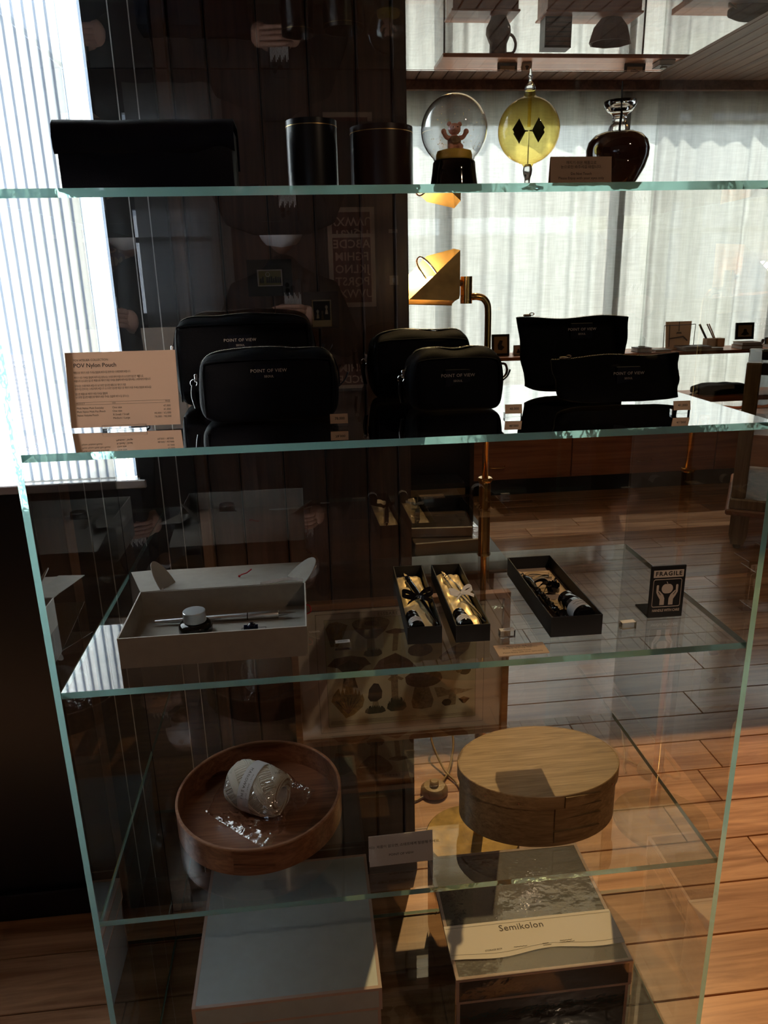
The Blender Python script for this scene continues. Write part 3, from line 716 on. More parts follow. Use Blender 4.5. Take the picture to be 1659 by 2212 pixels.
def wash_pouch(label, x, yf, w_, d_, h_, seed, bx_, bz, rz=0.0, pull=True):
    """boxy zip pouch; yf is where its front face stands"""
    t = thing('zip_pouch', label, 'pouch', (x, yf + d_ / 2, Z2 + 0.0005), rz, 'boxy black nylon pouches')
    def fn(a, b, c, X, Y, Z):
        k = (c + 1) / 2
        dep = 1.0 - 0.22 * k ** 2 - 0.06 * (1 - k) ** 3
        bul = 1 + 0.05 * math.sin(PI * k) * (1 - abs(a) ** 4)
        Y = Y * dep * bul
        if c > 0.6: Z += (0.012 * (1 - b * b)) * (c - 0.6) / 0.4 * (1 - 0.5 * abs(a) ** 4) + 0.0022 * math.sin(a * 5.5 + seed) * (c - 0.6) / 0.4
        if c < -0.6: X *= 1 - 0.035 * (-c - 0.6) / 0.4
        X += (0.006 if a > 0 else -0.006) * (1 - b * b) * math.sin(PI * min(1, k * 1.05)) * abs(a) ** 6
        w3 = noise.noise(Vector((X * 22, Y * 22 + seed, Z * 22))) * 0.0022 + noise.noise(Vector((X * 60, Y * 60 + seed, Z * 60))) * 0.0006
        s = min(1, Z / 0.01)
        return X + w3 * abs(a) ** 2, Y + w3 * 1.0, max(0, Z + w3 * s * 0.7)
    b = NB(); soft_box(b, w_, d_, h_, 9.0, 17, fn); body = obj('body', b, 'nylon', t, smooth=True)
    # seams along the front edges
    path = []
    hw, fy = w_ / 2 - 0.006, -d_ / 2
    for (a, z) in ((-hw, 0.012), (-hw - 0.001, h_ * 0.5), (-hw, h_ - 0.012), (-hw + 0.012, h_ - 0.003), (0, h_ - 0.001), (hw - 0.012, h_ - 0.003), (hw, h_ - 0.012), (hw + 0.001, h_ * 0.5), (hw, 0.012)):
        k = z / h_; path.append((a, fy * (1.0 - 0.22 * k ** 2) - 0.0006, z))
    b = NB(); tube(b, smoothpath(path, 6), 0.0013, 6); obj('seam', b, 'nylon', t, smooth=True)
    # zip over the top and down both sides
    zp = []
    for (a, z) in ((-w_ / 2 - 0.0075, h_ * 0.48), (-w_ / 2 - 0.0062, h_ * 0.72), (-w_ / 2 + 0.002, h_ * 0.95), (-w_ * 0.40, h_ + 0.0085), (-w_ * 0.2, h_ + 0.0118), (0, h_ + 0.0118), (w_ * 0.2, h_ + 0.0120), (w_ * 0.40, h_ + 0.0085), (w_ / 2 - 0.002, h_ * 0.95), (w_ / 2 + 0.0062, h_ * 0.72), (w_ / 2 + 0.0075, h_ * 0.48)):
        zp.append((a, 0.002 * math.sin(a * 60 + seed), z + 0.0016 * math.sin(a * 11 / w_ + seed)))
    zp = smoothpath(zp, 8)
    b = NB(); ribbon(b, zp, 0.014, (0, 1, 0), 0.0008); obj('zip_tape', b, 'nylon', t, smooth=40)
    b = NB(); zip_teeth(b, [Vector(p) + Vector((0, 0, 0.0010)) for p in zp]); obj('zip_teeth', b, 'silverzip', t)
    if pull:
        px = -w_ / 2 - 0.009; pz = h_ * 0.70
        b = NB(); box(b, px - 0.003, px + 0.003, -0.004, 0.004, pz - 0.007, pz + 0.005, 0.001); tube(b, [(px - 0.004 + 0.005 * math.cos(a_), -0.004, pz - 0.008 + 0.005 * math.sin(a_)) for a_ in [2 * PI * k / 12 for k in range(13)]], 0.0009, 6)
        zs = obj('zip_slider', b, 'steel', t, smooth=40)
        b = NB(); ribbon(b, smoothpath([(px - 0.005, -0.005, pz - 0.011), (px - 0.0065, -0.008, pz - 0.026), (px - 0.003, -0.007, pz - 0.045)], 5), 0.006, (0.9, 0.5, 0), 0.0012); obj('pull_tab', b, 'leather2', zs)
    px = w_ / 2 + 0.008
    b = NB(); ribbon(b, smoothpath([(px - 0.003, -0.002, h_ * 0.46), (px + 0.008, -0.004, h_ * 0.58), (px + 0.013, -0.003, h_ * 0.70)], 5), 0.007, (0.2, 1, 0), 0.0012); obj('side_tab', b, 'leather2', t)
    k = bz / h_
    ty = -d_ / 2 * (1.0 - 0.22 * k ** 2) * 1.05 - 0.0016
    b = bx(bx_ - 0.019, bx_ + 0.021, ty - 0.0002, ty + 0.0035, bz - 0.017, bz + 0.009, bev=0.0008); lab = obj('label_patch', b, 'leather', t)
    brand(t, bx_ + 0.001, ty - 0.0005, bz, 1.0)
    return t
wash_pouch('tallest boxy black pouch, standing behind another on the left of the second shelf', 0.262, 0.305, 0.222, 0.105, 0.134, 1.0, -0.006, 0.108, R(0.5))
wash_pouch('large boxy black pouch just right of the price card', 0.305, 0.148, 0.196, 0.098, 0.092, 2.3, 0.000, 0.0755, R(1.0))
wash_pouch('medium boxy black pouch half hidden behind the small one', 0.556, 0.295, 0.165, 0.095, 0.102, 3.1, 0.006, 0.0755, R(1.0))
wash_pouch('small boxy black pouch in the middle of the second shelf', 0.590, 0.172, 0.140, 0.085, 0.082, 4.7, -0.002, 0.056, R(0.5))
def flat_pouch(label, x, y, TL, TR, BR, BL, seed, bx_, bz, rz=0.0):
    """flat zip pouch; corners are (x, z) of its front"""
    t = thing('flat_pouch', label, 'pouch', (x, y, Z2 + 0.0005), rz, 'flat black zip pouches')
    b = NB(); nx, nz = 30, 20; F = []; K = []
    for j in range(nz + 1):
        v = j / nz; fr_, bk = [], []
        for i in range(nx + 1):
            u = i / nx
            l = Vector(BL).lerp(Vector(TL), v); r_ = Vector(BR).lerp(Vector(TR), v); p = l.lerp(r_, u)
            d = 0.020 * (1 - v) ** 0.8 * (math.sin(PI * u) ** 0.35) + 0.0025
            if j == 0: d = 0.004
            wv = noise.noise(Vector((u * 5 + seed, v * 4, seed))) * 0.004 + noise.noise(Vector((u * 14 + seed, v * 11, seed))) * 0.0012
            zt = p.y + v * 0.0022 * math.sin(u * 9 + seed) + (1 - v) * 0.010 * (abs(2 * u - 1) ** 5 * (1 if u < 0.5 else 0.4)) 
            ed = math.sin(PI * v) * 0.0018 * math.sin(v * 9 + seed)
            fr_.append(b.verts.new((p.x + ed, -d + wv + 0.012 * v, max(0.0, zt)))); bk.append(b.verts.new((p.x + ed, d + wv + 0.012 * v, max(0.0, zt))))
        F.append(fr_); K.append(bk)
    for A in (F, K):
        for a, c in zip(A, A[1:]):
            for i in range(nx): b.faces.new((a[i], a[i + 1], c[i + 1], c[i]))
    for j in range(nz):
        for i in (0, nx): b.faces.new((F[j][i], F[j + 1][i], K[j + 1][i], K[j][i]))
    for i in range(nx):
        for j in (0, nz): b.faces.new((F[j][i], F[j][i + 1], K[j][i + 1], K[j][i]))
    top = [((F[nz][i].co + K[nz][i].co) / 2 + Vector((0, 0, 0.0006))) for i in range(nx + 1)]
    k = (bz) / TL[1]
    obj('body', b, 'blackfab', t, smooth=50)
    b = NB(); zip_teeth(b, top, 0.0008); obj('zip_teeth', b, 'silverzip', t)
    p = top[3]
    b = NB(); box(b, p.x - 0.006, p.x + 0.006, p.y - 0.004, p.y + 0.004, p.z, p.z + 0.004, 0.001); tube(b, [(p.x + 0.008 + 0.004 * math.cos(a_), p.y, p.z + 0.004 + 0.002 * math.sin(a_)) for a_ in [2 * PI * q / 10 for q in range(11)]], 0.0009, 6); obj('zip_slider', b, 'silverzip', t, smooth=40)
    yy = -0.018 * (1 - k) ** 0.8 + 0.012 * k - 0.0095
    b = bx(bx_ - 0.018, bx_ + 0.020, yy + 0.0003, yy + 0.006, bz - 0.016, bz + 0.010, bev=0.0006); obj('label_patch', b, 'leather', t)
    brand(t, bx_ + 0.001, yy - 0.0003, bz, 0.95)
flat_pouch('tall flat black zip pouch against the bright curtain', 0.826, 0.318, (-0.104, 0.128), (0.094, 0.127), (0.086, 0.003), (-0.088, 0.004), 1.0, 0.006, 0.108, R(0))
flat_pouch('long low flat black zip pouch in front of the taller flat one', 0.851, 0.195, (-0.106, 0.072), (0.101, 0.075), (0.100, 0.003), (-0.095, 0.002), 4.0, 0.013, 0.048, R(-2))
# price card of the pouches
t = thing('price_card', 'pale pink price list card reading POV Nylon Pouch on a clear stand', 'sign', (0.0985, 0.150, Z2), R(-1.5))
W_, H_ = 0.154, 0.106; TI = 0.16; c_, s_ = math.cos(TI), math.sin(TI)
b = NB(); prism(b, [(-W_ / 2, 0), (W_ / 2, 0), (W_ / 2, H_), (-W_ / 2, H_)], 0.0010, (0, 0, 0.004), (1, 0, 0), (0, s_, c_)); obj('card', b, 'paper', t)
def cl(s, sz, px, py, al='LEFT', mat='ink', sx=1.0, bold=0.0):
    z = H_ - py; text('lettering', s, sz, mat, t, (-W_ / 2 + px, s_ * z - 0.0013 * c_, 0.004 + c_ * z + 0.0013 * s_), (PI / 2 - TI, 0, 0), al, sx=sx, bold=bold)
cl('POV ATELIER COLLECTION', 0.0042, 0.0105, 0.0110, sx=0.95)
cl('POV Nylon Pouch', 0.0080, 0.0105, 0.0185, bold=0.00012)
W6 = ['제품으로', '바랍니다', '봐주시길', '깨지기 쉬운', '눈으로만', '원하시는', '주세요', '없으면', '스태프에게', '말씀해']
ko = []
for py, n_, k0 in ((0.0285, 8, 0), (0.0355, 10, 3), (0.0400, 11, 1), (0.0470, 7, 5), (0.0515, 11, 2), (0.0585, 5, 7), (0.0630, 8, 4)):
    ko.append((' '.join(W6[(k0 + 3 * q) % 10] for q in range(n_)), py))
for s, py in ko: cl(s, 0.0038, 0.0098, py, sx=0.66)
for py in (0.0700, 0.0735):
    z = H_ - py; b = bx(-W_ / 2 + 0.0095, W_ / 2 - 0.012, -0.0001, 0.0001, -0.00012, 0.00012); o = obj('rule', b, 'ink', t); o.location = (0, s_ * z - 0.0012, 0.004 + c_ * z)
cl('PRODUCT', 0.0026, 0.0098, 0.0720); cl('SIZE', 0.0026, 0.0600, 0.0720); cl('PRICE', 0.0026, W_ - 0.0125, 0.0718, 'RIGHT')
for k_, (a, s, p_) in enumerate((('Multi Nylon Multi Everyday', 'One size', '47,000'), ('Multi Nylon Multi Pen Pouch', 'One size', '41,000'), ('Nylon Volume Pouch', 'X-Small / Small', '48,000 / 62,000'), ('', 'Medium / Large', '78,000 / 98,000'))):
    py = 0.0785 + 0.0051 * k_
    if a: cl(a, 0.0040, 0.0098, py, sx=0.86)
    cl(s, 0.0040, 0.0595, py, sx=0.95); cl(p_, 0.0040, W_ - 0.0120, py, 'RIGHT', sx=0.95)
b = NB(); box(b, -0.032, 0.030, -0.010, -0.007, 0, 0.0075); box(b, -0.032, 0.030, -0.010, 0.016, 0, 0.003); obj('clear_stand', b, 'acrylic', t)
price_block('kraft price tag reading 78,000 in front of the large pouch', (0.403, 0.098, Z2), 0, '78,000')
price_block('kraft price tag reading 48,000 at the corner of the small pouch', (0.661, 0.118, Z2), R(-3), '48,000')
price_block('kraft price tag reading 41,000 below the long flat pouch', (0.906, 0.090, Z2), R(-3), '41,000')
# ------------------------------------------------------------------ shelf 3: writing sets
Z3 = ZS['s3']
# grey card pen-set box, open
t = thing('pen_set_box', 'grey card pen box lying open with its lid folded back', 'box', (0.069, 0.058, Z3))
BW, BD, BH, TH = 0.272, 0.170, 0.048, 0.0016
b = NB(); box(b, 0, BW, 0, BD, 0, TH); box(b, 0, BW, 0, TH, TH, BH); box(b, 0, BW, BD - TH, BD, TH, BH); box(b, 0, TH, TH, BD - TH, TH, BH); box(b, BW - TH, BW, TH, BD - TH, TH, BH)
obj('tray', b, 'kraft', t)
b = NB(); box(b, -0.0004, BW + 0.0004, -0.0004, TH, BH, BH + 0.0005); box(b, -0.0004, TH, TH, BD, BH, BH + 0.0005); box(b, BW - TH, BW + 0.0004, TH, BD, BH, BH + 0.0005); obj('card_edge', b, 'kraftedge', t)
obj('insert', bx(TH, BW - TH, TH, BD - TH, TH, 0.007), 'kraft', t)
b = NB(); hy, hz, ey, ez = BD, BH, 0.322, 0.026
uy = Vector((0, ey - hy, ez - hz)).normalized(); ll = math.hypot(ey - hy, ez - hz)
prism(b, [(0.0, 0), (BW, 0), (BW, ll), (0.0, ll)], 0.0014, (0, hy, hz - 0.0005), (1, 0, 0), uy); lid = obj('lid', b, 'kraft', t)
def ear(pts, base, ux, uyv, lab):
    b = NB(); prism(b, pts, 0.0012, base, ux, uyv); return obj(lab, b, 'kraft', lid)
ear([(0, 0), (0.038, 0.002), (0.052, 0.092), (0.005, 0.088)], (0.001, BD - 0.001, BH), (1, 0.02, 0.0), (-0.40, 0.90, 0.06), 'side_flap')
half = [(0.026 - 0.026 * math.cos(a), 0.050 * math.sin(a)) for a in [PI * k / 14 for k in range(15)]]
ear(half, (0.033, BD + 0.002, BH), (0.3, 0.95, -0.12), (-0.50, 0.35, 0.78), 'tuck_flap')
ear(half, (BW - 0.002, BD - 0.004, BH), (-0.55, 0.83, -0.05), (0.66, 0.44, 0.60), 'tuck_flap')
b = NB(); ribbon(b, smoothpath([(BW - 0.004, BD + 0.004, BH + 0.002), (BW - 0.03, BD + 0.010, BH + 0.004), (BW - 0.075, BD + 0.002, BH + 0.001)], 6), 0.005, (0, 0.6, 0.8), 0.0006); obj('tuck_slip', b, 'paper_w', lid)
b = NB(); ribbon(b, [(BW + 0.002, BD + 0.012, BH + 0.003), (BW + 0.020, BD + 0.035, BH + 0.014)], 0.005, (0.3, 0.4, 0.8), 0.0006); obj('tuck_slip', b, 'paper_w', lid)
b = NB(); tube(b, smoothpath([(0.158, 0.225, 0.0435), (0.162, 0.228, 0.046), (0.170, 0.236, 0.0455), (0.178, 0.246, 0.048)], 5), 0.0010, 6); bmesh.ops.create_icosphere(b, subdivisions=1, radius=0.0024, matrix=Matrix.Translation((0.158, 0.225, 0.0445))); obj('red_tassel', b, 'red', lid)
b = NB(); tube(b, smoothpath([(BW + 0.0005, 0.105, 0.036), (BW + 0.006, 0.103, 0.034), (BW + 0.007, 0.100, 0.026), (BW + 0.001, 0.100, 0.022)], 5), 0.0010, 6); obj('red_tassel', b, 'red', t)
b = NB()
for xx in (0.168, 0.206): box(b, xx, xx + 0.0010, 0.078, 0.094, 0.007, 0.0074)
box(b, 0.168, 0.207, 0.0935, 0.0945, 0.007, 0.0074); obj('cut_slot', b, 'inkg', t)
# fountain pen
t = thing('fountain_pen', 'brushed steel fountain pen lying in the grey box', 'pen', (0.097, 0.184, Z3 + 0.0135), R(-0.5))
m4 = Matrix.Rotation(R(90), 4, 'Y')
b = NB(); lathe(b, [(0, 0), (0.0022, 0), (0.0026, 0.002), (0.0036, 0.04), (0.0052, 0.10), (0.0058, 0.147), (0, 0.147)], seg=24, mat4=m4, cap=False); obj('barrel', b, 'alum', t, smooth=35)
b = NB(); lathe(b, [(0, 0.1475), (0.0055, 0.1475), (0.0055, 0.1488), (0, 0.1488)], seg=24, mat4=m4, cap=False); obj('ring', b, 'black', t, smooth=35)
b = NB(); lathe(b, [(0, 0.149), (0.0061, 0.149), (0.0064, 0.197), (0.0060, 0.198), (0, 0.198)], seg=24, mat4=m4, cap=False); obj('grip', b, 'alum', t, smooth=35)
b = NB(); prism(b, [(0.197, -0.0042), (0.199, -0.0055), (0.216, -0.0030), (0.227, 0), (0.216, 0.0030), (0.199, 0.0055)], 0.0009, (0, 0, 0.001), (1, 0, 0), (0, 1, 0)); tube(b, [(0.197, 0, -0.001), (0.213, 0, -0.0005)], [0.0035, 0.001], 8); obj('nib', b, 'steel', t)
t = thing('ink_bottle', 'round dark ink bottle with a silver screw cap, inside the grey box', 'ink bottle', (0.166, 0.150, Z3 + 0.007))
b = NB(); lathe(b, [(0, 0), (0.025, 0), (0.0265, 0.003), (0.0262, 0.012), (0.0225, 0.0175), (0.015, 0.0195), (0, 0.02)], seg=36, cap=False); obj('glass', b, 'blackgloss', t, smooth=True)
b = NB(); lathe(b, [(0, 0.0195), (0.0172, 0.0195), (0.0178, 0.0203), (0.0178, 0.036), (0.0170, 0.0370), (0, 0.0370)], seg=40, cap=False); obj('cap', b, 'alum', t, smooth=30)
t = thing('ink_cartridge', 'small dark blue rounded ink cartridge by the front wall of the grey box', 'cartridge', (0.254, 0.140, Z3 + 0.0068))
b = NB(); tube(b, [(-0.012, 0, 0.0055), (0.010, 0, 0.0055)], 0.0055, 16); bmesh.ops.create_uvsphere(b, u_segments=14, v_segments=10, radius=0.0075, matrix=Matrix.Translation((0, 0, 0.0075))); obj('glass', b, plain('blue_black_gloss', (0.004, 0.006, 0.03), 0.05, spec=0.6), t, smooth=40)

def tray_box(label, x, y, rz, w_, l_, h_, lining='satin', seed=0.0):
    t = thing('gift_box', label, 'box', (x, y, Z3), rz, 'open black gift boxes')
    th = 0.0016; b = NB(); box(b, 0, w_, 0, l_, 0, th); box(b, 0, w_, 0, th, th, h_); box(b, 0, w_, l_ - th, l_, th, h_); box(b, 0, th, th, l_ - th, th, h_); box(b, w_ - th, w_, th, l_ - th, th, h_)
    obj('tray', b, 'black', t)
    if lining == 'satin':
        b = NB(); nx, ny = 22, 70; rows = []
        for j in range(ny + 1):
            r_ = []
            for i in range(nx + 1):
                u, v = i / nx, j / ny
                X = th + 0.0004 + (w_ - 2 * th - 0.0008) * u; Y = th + 0.0006 + (l_ - 2 * th - 0.0012) * v
                edge = min(1, min(u, 1 - u) * 6) * min(1, min(v, 1 - v) * 14)
                fold = abs(noise.noise(Vector((u * 2.2 + v * 3 + seed, v * 7.0 - u * 1.5, seed * 2)))) * 0.0075 + noise.noise(Vector((u * 3 + v * 4 + seed, v * 11 - u * 3, 3.3))) * 0.0014
                pucker = 0.0005 * math.sin(v * 70 + 2 * math.sin(u * 6)) * (1 - min(1, min(u, 1 - u) * 4))
                r_.append(b.verts.new((X, Y, 0.0045 + (0.0125 + fold - 0.004) * edge ** 0.5 + pucker)))
            rows.append(r_)
        for a, c in zip(rows, rows[1:]):
            for i in range(nx): b.faces.new((a[i], a[i + 1], c[i + 1], c[i]))
        obj('satin_lining', b, 'satin', t, smooth=True, label='champagne satin lining')
    else:
        obj('kraft_lining', bx(th + 0.0004, w_ - th - 0.0004, th + 0.0004, l_ - th - 0.0004, th, 0.010), 'tag', t, label='printed kraft card lining')
    return t
def dip_pen(label, x, y, z, rz, Ln, mat, bulge=0.0052, twist=False):
    """along local -y from the nib (at 0) to the tail"""
    t = thing('dip_pen', label, 'pen', (x, y, z), rz)
    m4 = Matrix.Rotation(R(90), 4, 'X')
    k = Ln / 0.22
    pr = [(0.0, 0.024), (0.0040, 0.024), (0.0050, 0.028), (0.0036, 0.031), (0.0046, 0.035), (0.0052, 0.039), (0.0038, 0.044), (0.0048, 0.052), (bulge, 0.075), (bulge * 0.92, 0.095), (0.0040, 0.12), (0.0030, 0.15), (0.0024, 0.19), (0.0017, 0.215), (0.0, 0.22)]
    b = NB()
    if twist:
        tube(b, [(0, -q * k, 0) for q in (0.030, 0.040, 0.055, 0.075, 0.09)], [0.003, 0.0055, 0.008, 0.0065, 0.0035], 16)
        for s in (0, PI):
            tube(b, [(0.0028 * math.cos(q * 2.0 + s), -(0.088 + 0.13 * q / 24) * k, 0.0028 * math.sin(q * 2.0 + s)) for q in range(25)], 0.0034, 8)
    else: lathe(b, [(r_, q * k) for r_, q in pr], seg=20, mat4=m4, cap=False)
    obj('handle', b, mat, t, smooth=40)
    b = NB(); lathe(b, [(0.0, 0.0), (0.0006, 0.001), (0.0028, 0.012), (0.0034, 0.018), (0.0026, 0.0235), (0, 0.0245)], seg=12, mat4=m4, cap=False); obj('nib', b, 'crystal', t, smooth=True)
    return t
def bow(label, x, y, z, rz, mat, k=1.0):
    t = thing('ribbon_bow', label, 'ribbon', (x, y, z), rz)
    for s in (-1, 1):
        b = NB(); ribbon(b, smoothpath([(0, 0, 0), (s * 0.010 * k, 0.006 * k, 0.006 * k), (s * 0.020 * k, 0.006 * k, 0.009 * k), (s * 0.022 * k, 0.000, 0.006 * k), (s * 0.010 * k, -0.002, 0.002), (0, 0, 0.001)], 5), 0.007 * k, (0.1, 0.6, 0.8), 0.0003); obj('loop', b, mat, t, smooth=40)
        b = NB(); ribbon(b, smoothpath([(0, 0, 0.001), (s * 0.008 * k, -0.010 * k, 0.003), (s * 0.018 * k, -0.014 * k, -0.002)], 5), 0.006 * k, (0.4, 0.5, 0.5), 0.0003); obj('tail', b, mat, t, smooth=40)
    b = NB(); bmesh.ops.create_icosphere(b, subdivisions=2, radius=0.0035 * k); obj('knot', b, mat, t, smooth=True)
    return t
def small_bottle(label, x, y, z, rz, r_=0.0115, ln=0.048, lab='paper_w'):
    """lying, neck towards local +y"""
    t = thing('small_ink_bottle', label, 'ink bottle', (x, y, z + r_), rz, 'ink bottles in the gift boxes')
    m4 = Matrix.Rotation(R(-90), 4, 'X'); k = ln / 0.048
    b = NB(); lathe(b, [(0, 0), (r_ * 0.9, 0), (r_, 0.0015), (r_, 0.027 * k), (r_ * 0.82, 0.031 * k), (0, 0.031 * k)], seg=28, mat4=m4, cap=False); obj('glass', b, 'blackgloss', t, smooth=40)
    b = NB(); lathe(b, [(0, 0.031 * k), (r_ * 0.80, 0.031 * k), (r_ * 0.92, 0.0325 * k), (r_ * 0.92, 0.040 * k), (r_ * 0.85, 0.041 * k), (r_ * 0.92, 0.042 * k), (r_ * 0.88, 0.048 * k), (0, 0.048 * k)], seg=28, mat4=m4, cap=False); obj('cap', b, 'blackgloss', t, smooth=40)
    b = NB(); lathe(b, [(r_ + 0.0002, 0.006 * k), (r_ + 0.0002, 0.0215 * k)], seg=28, mat4=m4, cap=False); lb = obj('label', b, lab, t, smooth=True)
    b = NB(); tube(b, [(r_ * math.sin(a) * 1.035, 0.0155 * k + 0.0008 * math.sin(a * 14), r_ * math.cos(a) * 1.035) for a in [R(-40 + 80 * q / 24) for q in range(25)]], 0.00022, 4); obj('script_line', b, 'ink', lb)
    b = NB(); tube(b, [(r_ * math.sin(a) * 1.035, 0.0105 * k, r_ * math.cos(a) * 1.035) for a in [R(-30 + 60 * q / 8) for q in range(9)]], 0.00018, 4); obj('script_line', b, 'ink', lb)
    return t
def place(px, py, rz, lx, ly):
    c, s = math.cos(rz), math.sin(rz); return (px + c * lx - s * ly, py + s * lx + c * ly)
r1 = R(-2.0)
tray_box('narrow black box with satin lining holding the black dip pen', 0.493, 0.070, r1, 0.053, 0.255, 0.0285, 'satin', 1.7)
a = place(0.493, 0.070, r1, 0.018, 0.236); dip_pen('black glass dip pen resting on satin', a[0], a[1], Z3 + 0.0215, R(6.5), 0.222, 'blackgloss')
a = place(0.493, 0.070, r1, 0.029, 0.112); bow('black ribbon bow tied round the black dip pen', a[0], a[1], Z3 + 0.0275, R(4), 'blackgloss', 1.15)
a = place(0.493, 0.070, r1, 0.0165, 0.004); small_bottle('small dark ink bottle beside the black dip pen', a[0], a[1], Z3 + 0.012, R(3))
r2 = R(-1.2)
tray_box('narrow black box with satin lining holding the clear dip pen', 0.567, 0.065, r2, 0.053, 0.256, 0.0285, 'satin', 6.1)
a = place(0.567, 0.065, r2, 0.016, 0.238); dip_pen('clear glass dip pen resting on satin', a[0], a[1], Z3 + 0.0215, R(8.0), 0.222, 'crystal', 0.0062)
a = place(0.567, 0.065, r2, 0.030, 0.118); bow('white ribbon bow tied round the clear dip pen', a[0], a[1], Z3 + 0.0285, R(20), 'paper_w', 0.95)
a = place(0.567, 0.065, r2, 0.0175, 0.005); small_bottle('small dark ink bottle beside the clear dip pen', a[0], a[1], Z3 + 0.012, R(3))
r3 = R(-0.4)
bx3 = tray_box('wide black box with kraft lining holding a twisted black pen', 0.7145, 0.060, r3, 0.0815, 0.261, 0.0335, 'kraft')
for q, (yy, n_) in enumerate(((0.165, 6), (0.150, 8), (0.135, 7), (0.100, 5), (0.080, 6), (0.062, 4))):
    b = NB(); tube(b, [(0.026 + 0.0045 * k, yy + 0.0012 * math.sin(k * 2.1 + q), 0.0103) for k in range(n_)], 0.0003, 4); obj('script_line', b, 'inkg', bx3)
a = place(0.7145, 0.060, r3, 0.013, 0.232); dip_pen('black dip pen with a twisted handle along the side of the wide box', a[0], a[1], Z3 + 0.0185, R(4.0), 0.215, 'blackgloss', twist=True)
a = place(0.7145, 0.060, r3, 0.058, 0.010); small_bottle('larger dark ink bottle with a cream label in the wide box', a[0], a[1], Z3 + 0.0102, R(6), 0.0165, 0.070)
a = place(0.7145, 0.060, r3, 0.047, 0.138)
t = thing('ribbon_rose', 'gathered black ribbon rosette in the wide box', 'ribbon', (a[0], a[1], Z3 + 0.0105))
rr = random.Random(4)
for k in range(9):
    an = k * 2.4; rad = 0.004 + 0.0010 * k; h_ = 0.018 - 0.0010 * k
    b = NB(); pts = [(rad * math.cos(an + q * 0.5), rad * math.sin(an + q * 0.5), h_ + 0.002 * math.sin(q * 1.7 + k)) for q in range(6)]
    ribbon(b, smoothpath(pts, 4), 0.011, (math.cos(an) * 0.5, math.sin(an) * 0.5, 0.9), 0.0004); obj('petal', b, 'blackgloss', t, smooth=40)
b = NB(); bmesh.ops.create_icosphere(b, subdivisions=2, radius=0.0085, matrix=Matrix.Translation((0, 0, 0.0085))); obj('core', b, 'blackgloss', t, smooth=True)
for s, e_ in ((-1, (-0.026, 0.028, 0.010)), (1, (0.014, 0.026, 0.014)), (-1, (-0.030, 0.006, 0.002))):
    b = NB(); ribbon(b, smoothpath([(0, 0, 0.012), (e_[0] * 0.5, e_[1] * 0.6, 0.020), e_], 5), 0.008, (0.3, -0.3, 0.8), 0.0004); obj('tail', b, 'blackgloss', t, smooth=40)
a = place(0.7145, 0.060, r3, 0.046, 0.205)
t = thing('glass_pen_rest', 'clear glass curved pen rest at the back of the wide box', 'pen rest', (a[0], a[1], Z3 + 0.0102), R(10))
b = NB(); tube(b, smoothpath([(-0.024, 0.012, 0.004), (-0.012, 0.020, 0.005), (0.006, 0.018, 0.004), (0.020, 0.006, 0.004)], 6), 0.0032, 10); obj('rod', b, 'crystal', t, smooth=True)
b = NB(); tube(b, smoothpath([(-0.020, -0.004, 0.004), (0.0, 0.004, 0.004), (0.022, -0.002, 0.004)], 6), 0.0030, 10); obj('rod', b, 'crystal', t, smooth=True)
price_block('clear price block in front of the grey pen box', (0.394, 0.073, Z3), R(2), '200,000', 'clear')
price_block('clear price block between the narrow and the wide black boxes', (0.649, 0.074, Z3), R(2), '39,000', 'clear')
price_block('clear price block right of the wide black box', (0.8435, 0.073, Z3), R(3), '', 'clear')
notice('notice_card', 'do-not-touch card lying flat at the front edge of the third shelf', (0.659, 0.0115, Z3), R(0.5), 0.077, 0.0335, NT, 'tag', flat=True)
# FRAGILE sign
t = thing('fragile_sign', 'black bent acrylic FRAGILE HANDLE WITH CARE sign', 'sign', (0.9185, 0.103, Z3), R(-1))
FW, FH = 0.0575, 0.0895
b = NB(); box(b, -FW / 2, FW / 2, -0.0015, 0.0015, 0, FH, 0.0006); obj('plate', b, 'black', t)
obj('foot', bx(-FW / 2, FW / 2, 0.0015, 0.048, 0, 0.0028, bev=0.0006), 'blackgloss', t)
M['signprint'] = plain('sign_print', (0.42, 0.35, 0.30), 0.6)
def fp(poly, name='print', mat='signprint', y=-0.0017):
    b = NB(); prism(b, poly, 0.00015, (0, y, 0), (1, 0, 0), (0, 0, 1)); return obj(name, b, mat, t)
fp([(-0.0245, 0.0700), (0.0250, 0.0700), (0.0250, 0.0825), (-0.0245, 0.0825)], 'header')
text('lettering', 'FRAGILE', 0.0100, 'black', t, (0.0005, -0.0020, 0.0762), spacing=1.22, bold=0.0003)
text('lettering', 'HANDLE WITH CARE', 0.0062, 'signprint', t, (0.0005, -0.0018, 0.0125), spacing=0.95, bold=0.0002, sx=0.80)
b = NB(); rx0, rx1, rz0, rz1, cr = -0.0235, 0.0230, 0.0190, 0.0665, 0.003
pp = []
for (cx, cz, a0) in ((rx1 - cr, rz1 - cr, 0), (rx0 + cr, rz1 - cr, 90), (rx0 + cr, rz0 + cr, 180), (rx1 - cr, rz0 + cr, 270)):
    for q in range(5): pp.append((cx + cr * math.cos(R(a0 + q * 22.5)), -0.0016, cz + cr * math.sin(R(a0 + q * 22.5))))
pp.append(pp[0]); tube(b, pp, 0.0006, 4); obj('border', b, 'signprint', t)
ap = []
for k in range(28):
    a_ = 2 * PI * k / 28 + PI / 2; rr_ = 0.0092 * (1 - 0.16 * max(0, math.cos(a_ - PI / 2)) ** 10 - 0.10 * max(0, math.cos(a_ + PI / 2)) ** 12); ap.append((0.0 + rr_ * 1.02 * math.cos(a_), 0.0505 + rr_ * math.sin(a_)))
fp(ap, 'apple_print')
